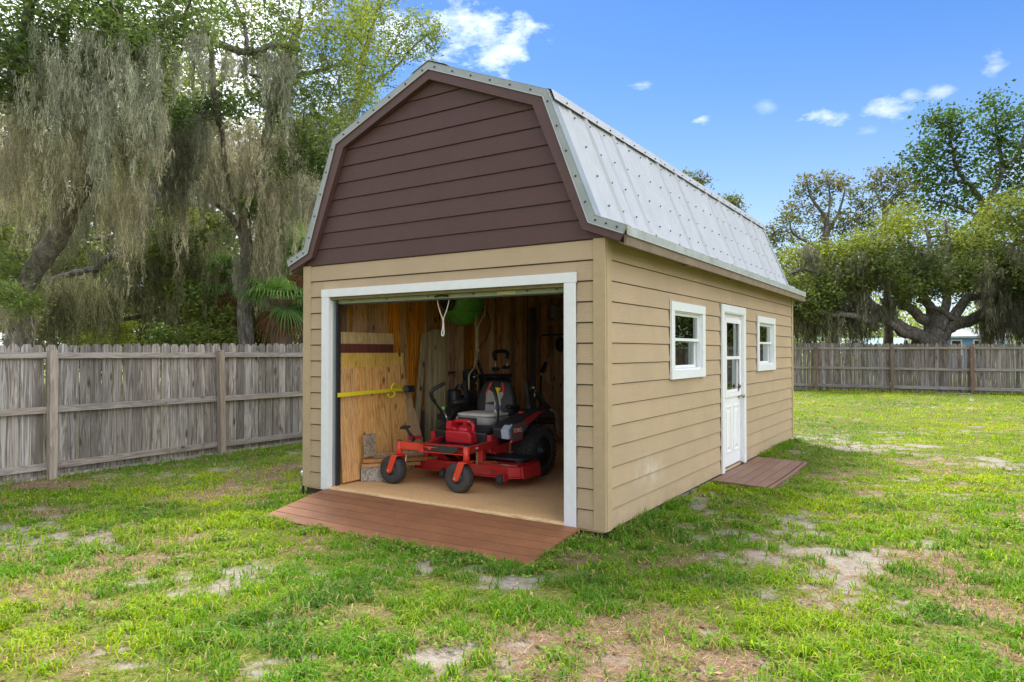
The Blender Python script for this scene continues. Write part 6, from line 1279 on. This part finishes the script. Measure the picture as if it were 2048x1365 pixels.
# --- far woods, left (one mass)
pf = []
for k in range(330):
    u = random.uniform(-420, 700); v = random.uniform(250, 720) if u > 60 else random.uniform(330, 720); d = random.uniform(21, 30)
    if 250 < v < 420 and random.random() < .25: continue
    t = random.choice([(.10, .135, .04), (.15, .185, .055), (.20, .22, .08), (.12, .13, .06), (.07, .095, .03)]); pf.append(upx(u, v, d, random.uniform(34, 60), t, 1, .9, 1))
for k in range(90):
    u = random.uniform(-200, 640); v = random.uniform(90, 430); d = random.uniform(17, 21)
    if (u > 560 and v < 250) or (v < 200 and random.random() < .4): continue
    pf.append(upx(u, v, d, random.uniform(26, 46), random.choice([(.10, .12, .045), (.13, .145, .055), (.085, .105, .04), (.15, .15, .08)]), .9, .9, .8))
P, T = puff_points(pf, 14); V, c = leaf_cloud(P, .10, 16, .32, T, .5)
tag(link('distant_woods', nmesh('distant_woods', V, [quads(V)], c), 'leaf'), 'dense green woodland filling the background behind the mossy oaks', 'woods', kind='stuff')
pf = []
for k in range(110): pf.append(((random.uniform(-27, -13), random.uniform(12, 58), random.uniform(.3, 7.5)), (1.7, 1.7, 1.4), random.choice([DK, MD, MD, LT]), 1))
for k in range(120):
    u = random.uniform(-500, 650); v = random.uniform(430, 720); d = random.uniform(31, 38); pf.append(upx(u, v, d, 60, random.choice([DK, MD]), 1, .9, 1))
for k in range(90): pf.append(((random.uniform(2, 34), random.uniform(55, 60), random.uniform(2, 8.6)), (1.9, 1.9, 1.5), random.choice([LT, YL, MD]), 1.2))
for k in range(250):
    x = random.uniform(-34, 60); yv = random.uniform(60, 78); z = random.uniform(0, 5.0 if x > -4 else 7); pf.append(((x, yv, z), (1.9, 1.9, 1.5), random.choice([LT, YL, YL]), 1.2))
P, T = puff_points(pf, 14); V, c = leaf_cloud(P, .17, 14, .5, T, .5)
tag(link('distant_woods', nmesh('distant_woods', V, [quads(V)], c), 'leaf'), 'distant belt of yellow green trees beyond the back fence and houses', 'woods', kind='stuff')

# --- right: great live oak behind the rear fence
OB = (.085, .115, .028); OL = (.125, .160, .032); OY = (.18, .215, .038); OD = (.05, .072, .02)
def top(u): return -4 + float(np.interp(u, [1530, 1580, 1640, 1700, 1760, 1800, 1830, 1870, 1900, 1950, 2000, 2060, 2200, 2400], [540, 505, 480, 462, 440, 410, 400, 412, 425, 432, 400, 352, 350, 380])) + 13 * math.sin(u / 17.) + 9 * math.sin(u / 7.3 + 1)
pf = []
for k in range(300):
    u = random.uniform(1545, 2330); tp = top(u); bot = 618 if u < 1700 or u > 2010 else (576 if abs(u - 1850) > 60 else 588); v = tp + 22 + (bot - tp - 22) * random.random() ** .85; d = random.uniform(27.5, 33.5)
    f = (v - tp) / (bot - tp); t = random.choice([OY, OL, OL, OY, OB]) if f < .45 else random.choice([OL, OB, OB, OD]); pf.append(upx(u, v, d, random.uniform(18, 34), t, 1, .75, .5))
A = anchors([(1560, 1740, 560, 630, 28, 31, 70, 1.0, 2.3, .26, (.20, .195, .13)), (1570, 1700, 600, 650, 28.5, 30, 26, .6, 1.4, .22, (.16, .165, .09)), (1735, 1790, 590, 625, 28, 30, 12, .6, 1.3, .2, (.17, .17, .11)), (1960, 2080, 560, 640, 28, 31, 60, .9, 2.2, .26, (.20, .195, .13)), (2080, 2300, 540, 640, 28, 32, 60, 1.0, 2.4, .26, GM), (1600, 1900, 480, 555, 27.5, 30, 50, .5, 1.1, .2, DM), (1960, 2150, 480, 580, 27.5, 30, 36, .5, 1.2, .2, DM)])
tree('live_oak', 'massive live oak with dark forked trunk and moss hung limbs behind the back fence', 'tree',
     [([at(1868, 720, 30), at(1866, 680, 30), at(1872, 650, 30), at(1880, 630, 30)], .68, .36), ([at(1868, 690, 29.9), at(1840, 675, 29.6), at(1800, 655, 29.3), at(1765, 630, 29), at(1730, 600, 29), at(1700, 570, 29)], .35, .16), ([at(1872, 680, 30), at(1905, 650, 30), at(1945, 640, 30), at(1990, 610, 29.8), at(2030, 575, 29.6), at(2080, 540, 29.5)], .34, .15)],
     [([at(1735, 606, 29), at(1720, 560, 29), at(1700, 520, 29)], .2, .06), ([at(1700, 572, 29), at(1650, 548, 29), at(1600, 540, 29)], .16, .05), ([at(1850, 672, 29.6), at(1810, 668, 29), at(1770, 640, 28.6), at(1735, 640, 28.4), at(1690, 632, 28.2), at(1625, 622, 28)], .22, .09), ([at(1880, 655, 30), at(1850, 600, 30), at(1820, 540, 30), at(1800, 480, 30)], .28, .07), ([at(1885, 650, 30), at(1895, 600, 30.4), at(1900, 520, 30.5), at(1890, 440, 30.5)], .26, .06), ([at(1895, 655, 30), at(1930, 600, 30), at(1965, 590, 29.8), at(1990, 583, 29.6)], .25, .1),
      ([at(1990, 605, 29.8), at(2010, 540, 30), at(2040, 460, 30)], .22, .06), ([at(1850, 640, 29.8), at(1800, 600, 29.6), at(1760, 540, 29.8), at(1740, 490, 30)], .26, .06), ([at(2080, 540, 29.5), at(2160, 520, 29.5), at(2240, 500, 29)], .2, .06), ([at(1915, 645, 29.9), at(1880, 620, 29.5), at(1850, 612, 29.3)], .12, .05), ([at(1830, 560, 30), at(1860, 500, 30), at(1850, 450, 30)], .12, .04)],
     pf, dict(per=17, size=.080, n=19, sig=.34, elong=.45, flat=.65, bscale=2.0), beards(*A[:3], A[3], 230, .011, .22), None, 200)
def small_tree(name, label, trunk, limbs, pfs, d, leaf, group=None, bl=60):
    tree(name, label, 'tree', trunk, limbs, [upx(u, v, d, r, t, dn) for u, v, r, t, dn in pfs], leaf, None, group, bl)
BR = (.14, .13, .045); BG = (.12, .135, .04)
small_tree('oak_tree', 'airy brownish oak crown rising between the shed roof end and the great oak', [([at(1660, 700, 35), at(1655, 580, 35), at(1650, 500, 35), at(1655, 440, 35)], .35, .16)],
     [([at(1655, 440, 35), at(1625, 400, 35), at(1612, 355, 35)], .12, .03), ([at(1652, 470, 35), at(1680, 420, 35), at(1690, 375, 35)], .11, .03), ([at(1650, 500, 35), at(1590, 470, 35), at(1575, 430, 35)], .1, .03), ([at(1655, 440, 35), at(1660, 390, 35), at(1652, 350, 35)], .08, .02)],
     [(1612, 362, 14, BR, .8), (1598, 385, 14, BG, .8), (1630, 380, 15, BG, .8), (1650, 362, 13, BR, .7), (1675, 372, 15, BR, .9), (1700, 385, 15, BG, .8), (1715, 410, 14, BG, .7), (1655, 405, 16, BG, .6), (1620, 415, 18, BR, .7), (1585, 415, 18, BR, .8), (1570, 440, 18, BG, .9), (1600, 440, 18, BG, .9), (1640, 440, 16, BG, .7), (1685, 430, 16, BG, .7), (1560, 470, 18, BG, 1), (1590, 480, 20, BG, 1), (1548, 455, 9, BR, .4), (1705, 445, 16, BR, .7), (1725, 440, 12, BG, .5), (1560, 510, 24, BG, 1), (1600, 520, 26, BG, 1), (1545, 480, 14, BG, .9), (1640, 470, 26, BG, 1), (1670, 455, 22, BG, 1), (1700, 465, 22, BG, 1), (1735, 455, 20, BG, 1), (1620, 500, 26, OB, 1), (1670, 500, 26, OB, 1), (1580, 555, 26, OB, 1), (1625, 560, 26, OB, 1), (1560, 590, 22, OB, 1), (1590, 610, 22, OB, 1), (1660, 350, 7, BR, .3), (1690, 362, 8, BR, .3)], 35, dict(per=20, size=.075, n=14, sig=.22, elong=.5, bscale=1.2), 'oaks behind the rear fence', 90)
small_tree('oak_tree', 'small rounded oak crown showing just left of the tall dark tree', [([at(1775, 700, 35), at(1775, 560, 35), at(1770, 450, 35), at(1770, 400, 35)], .3, .1)], [([at(1770, 430, 35), at(1750, 380, 35)], .07, .02), ([at(1770, 430, 35), at(1795, 380, 35)], .07, .02)],
     [(1752, 350, 12, BR, .7), (1775, 345, 13, BG, .8), (1798, 355, 14, BG, .8), (1745, 375, 14, BG, .8), (1768, 375, 15, BR, .8), (1800, 385, 15, BG, .9), (1752, 402, 16, BG, .9), (1785, 410, 16, BG, .9), (1815, 375, 10, BR, .5), (1735, 425, 16, BR, .9), (1812, 410, 14, BG, .8)], 35, dict(per=20, size=.075, n=14, sig=.22, elong=.5, bscale=1.2), 'oaks behind the rear fence', 50)
TD, TG = (.045, .085, .022), (.06, .12, .028)
pfs = [(1858, 245, 12, TG), (1880, 250, 14, TG), (1900, 240, 12, TG), (1905, 262, 14, TD), (1880, 275, 15, TD), (1915, 290, 16, TG), (1885, 300, 17, TD), (1855, 290, 12, TG), (1920, 320, 16, TD), (1890, 330, 18, TG), (1860, 320, 14, TG), (1835, 310, 11, TG), (1822, 322, 10, TD), (1850, 345, 17, TD), (1880, 360, 19, TG), (1915, 355, 17, TD), (1930, 385, 13, TG), (1865, 385, 18, TD), (1835, 370, 16, TG), (1815, 355, 11, TG), (1900, 395, 17, TD), (1840, 400, 16, TG), (1870, 410, 16, TD), (1925, 412, 18, TD), (1950, 405, 14, TD), (1880, 232, 8, TG), (1918, 240, 6, TG),
       (1985, 200, 6, TG), (1990, 225, 11, TG), (1975, 245, 11, TG), (2000, 250, 14, TG), (2025, 225, 9, TG), (2040, 250, 14, TG), (1965, 270, 11, TG), (1990, 280, 16, TD), (2020, 275, 16, TG), (2045, 285, 16, TD), (1975, 305, 15, TD), (2005, 310, 17, TG), (2035, 320, 18, TD), (1965, 335, 12, TG), (1990, 345, 15, TD), (2025, 350, 18, TD), (2055, 300, 22, TG), (2070, 340, 24, TD), (2085, 250, 24, TG), (2110, 300, 28, TD), (2010, 375, 12, TG), (2045, 372, 16, TD), (1968, 365, 9, TG), (2075, 210, 18, TG), (2120, 230, 24, TG), (2140, 340, 26, TD), (2100, 380, 24, TD)]
small_tree('tall_tree', 'tall dark green tree with two ascending pale limbs rising behind the great oak', [([at(1975, 700, 38), at(1972, 560, 38), at(1970, 450, 38), at(1972, 410, 38)], .42, .26)],
     [([at(1972, 415, 38), at(1945, 375, 38), at(1920, 350, 38), at(1905, 300, 38), at(1895, 250, 38)], .20, .04), ([at(1972, 415, 38), at(1995, 370, 38), at(2003, 320, 38), at(1995, 260, 38), at(1986, 200, 38)], .20, .03), ([at(2003, 345, 38), at(2040, 300, 38), at(2050, 250, 38)], .12, .03), ([at(1930, 360, 38), at(1880, 370, 38), at(1840, 350, 38), at(1822, 325, 38)], .09, .02), ([at(1972, 440, 38), at(1900, 410, 38), at(1850, 400, 38)], .1, .03), ([at(1985, 400, 38), at(2050, 370, 38), at(2110, 340, 38)], .14, .03)],
     [(u + random.uniform(-4, 4), v + random.uniform(-4, 4), r * random.uniform(.7, 1.15), t, .66) for u, v, r, t in pfs], 38, dict(per=24, size=.10, n=11, sig=.42, elong=.62, bscale=1.2), None, 200)
small_tree('oak_tree', 'sparse tree top just showing above the ridge, nearer the gable', [([at(1395, 640, 40), at(1395, 500, 40), at(1392, 400, 40)], .3, .1)], [([at(1392, 400, 40), at(1400, 370, 40), at(1405, 355, 40)], .06, .02)], [(1385, 358, 13, BG, .9), (1405, 362, 10, BR, .7), (1372, 375, 14, BG, .9), (1395, 378, 15, BG, .9), (1380, 400, 22, BG, 1), (1410, 410, 22, BG, 1), (1350, 420, 24, BG, 1), (1380, 440, 28, BG, 1), (1430, 440, 24, BG, 1), (1365, 352, 6, BR, .3)], 40, dict(per=18, size=.085, n=14, sig=.24, elong=.5), 'tree tops behind the shed', 40)
small_tree('oak_tree', 'second small tree top above the ridge, nearer the far end of the roof', [([at(1465, 660, 42), at(1462, 540, 42), at(1462, 440, 42)], .3, .1)], [([at(1462, 440, 42), at(1468, 400, 42)], .06, .02)], [(1458, 398, 10, OL, .8), (1470, 404, 10, BG, .8), (1445, 402, 8, BG, .5), (1478, 412, 7, BR, .4), (1455, 420, 16, BG, 1), (1470, 435, 18, BG, 1), (1440, 440, 20, BG, 1), (1490, 460, 22, BG, 1), (1520, 480, 20, BG, 1)], 42, dict(per=18, size=.085, n=14, sig=.24, elong=.5), 'tree tops behind the shed', 40)
# another oak further along the rear fence, mirrored in the windows
pf = [((14 + random.gauss(0, 3.6), 31 + random.gauss(0, 2.4), 5.8 + random.gauss(0, 1.6)), (1.1, 1.1, .8), random.choice([OL, OB, OD, MD]), 1) for _ in range(110)] + [((random.uniform(5.5, 20), random.uniform(27.5, 33), random.uniform(1.2, 4.2)), (1.1, 1.1, .9), random.choice([OD, OB, DK]), 1.2) for _ in range(70)]
tree('oak_tree', 'wide oak standing behind the right end of the back fence, outside the yard', 'tree', [([Vector((13.5, 31, -.1)), Vector((13.6, 31, 2.4)), Vector((14, 31, 4.5))], .5, .3)], [], pf, dict(per=14, size=.10, n=18, sig=.34, elong=.5, bscale=2), None, 'oaks behind the rear fence', 60)
pf = [((24 + random.gauss(0, 6), 8 + random.gauss(0, 8), 4.2 + random.gauss(0, 1.9)), (1.4, 1.4, 1.1), random.choice([OL, OB, OD, MD]), 1) for _ in range(120)]
tree('oak_tree', 'broad oaks massed along the right side of the yard beyond the picture', 'tree', [([Vector((24, 8, -.1)), Vector((24, 8, 4))], .5, .3)], [], pf, dict(per=12, size=.12, n=16, sig=.4, elong=.5, bscale=2), None, None, 40)

# ------------------------------------------------------------------ houses beyond the rear fence
def house(name, label, cat, loc, w, dp, h, rise, wall, roof, wins=(), over=.35, gable_front=False):
    o = empty(name, loc, label, cat)
    B().box(-w / 2, w / 2, 0, dp, 0, h).build('wall', wall, o)
    if gable_front: pr = [(-w / 2 - over, h - .05), (0, h + rise), (w / 2 + over, h - .05), (w / 2 + over, h + .07), (0, h + rise + .14), (-w / 2 - over, h + .07)]; B().prism(pr, 1, -over, dp + over).build('roof', roof, o); B().prism([(-w / 2, h), (w / 2, h), (0, h + rise)], 1, .02, .10).build('gable', roof, o)
    else: pr = [(-over, h - .05), (dp / 2, h + rise), (dp + over, h - .05), (dp + over, h + .07), (dp / 2, h + rise + .12), (-over, h + .07)]; B().prism(pr, 0, -w / 2 - over, w / 2 + over).build('roof', roof, o)
    for x, z, ww, hh in wins:
        f = B().box(x - ww / 2 - .09, x + ww / 2 + .09, -.03, -.002, z - hh / 2 - .09, z + hh / 2 + .09).build('window_frame', 'white', o); B().box(x - ww / 2, x + ww / 2, -.036, -.0305, z - hh / 2, z + hh / 2).build('pane', 'darkglass', f)
    o.rotation_euler = (0, 0, -.45 if False else YAW * -1 * 0); return o
p = at(1925, 700, 48); house('blue_house', 'light blue house with pale roof and white framed windows behind the great oak', 'house', (p.x, p.y, -.1), 5.0, 6, 2.55, .55, 'blue', 'houseroof', [(-.35, 1.85, .50, .9), (.95, 1.85, .50, .9), (-1.9, 1.85, .5, .9)])
p = at(1762, 700, 46); house('garden_shed', 'small teal shed with a pale teal roof seen over the back fence', 'shed', (p.x, p.y, -.1), 1.9, 2.2, 1.95, .40, 'tealwall', 'tealroof')
p = at(1822, 700, 47); house('brick_house', 'low orange brick house with a dark brown gable roof behind the lantern', 'house', (p.x, p.y, -.1), 2.6, 4, 1.85, .42, 'brick', 'shingle', gable_front=True)
lp = at(1819, 700, 42); lo = empty('lantern_post', (lp.x, lp.y, -.1), 'white lantern on a dark post in front of the brown gable', 'lamp post'); B().tube([(0, 0, 0), (0, 0, 2.05)], .04, 8).build('post', 'blackm', lo); B().lathe([(.07, 2.05), (.11, 2.25), (.10, 2.30)], (0, 0, 0), 'z', 8).build('lantern', 'whiteprint', lo); B().lathe([(.13, 2.30), (.02, 2.42)], (0, 0, 0), 'z', 8).build('lantern_roof', 'blackm', lo)
p = at(2030, 700, 44); lt = empty('lattice_screen', (p.x, p.y, -.1), 'white lattice topped fence panel beside the blue house', 'lattice'); lb_ = B().box(-1.2, 1.6, 0, .05, 0, 1.75)
for k in range(24): lb_.box(-1.2 + k * .12, -1.165 + k * .12, 0, .02, 1.75, 2.35)
for k in range(5): lb_.box(-1.2, 1.6, .0205, .035, 1.80 + k * .12, 1.835 + k * .12)
lb_.box(-1.2, 1.6, 0, .05, 2.352, 2.42); lb_.build('lattice', 'white', lt)
print('objects', len(bpy.data.objects), 'tris', sum(len(m.loops) - 2 * len(m.polygons) for m in bpy.data.meshes))
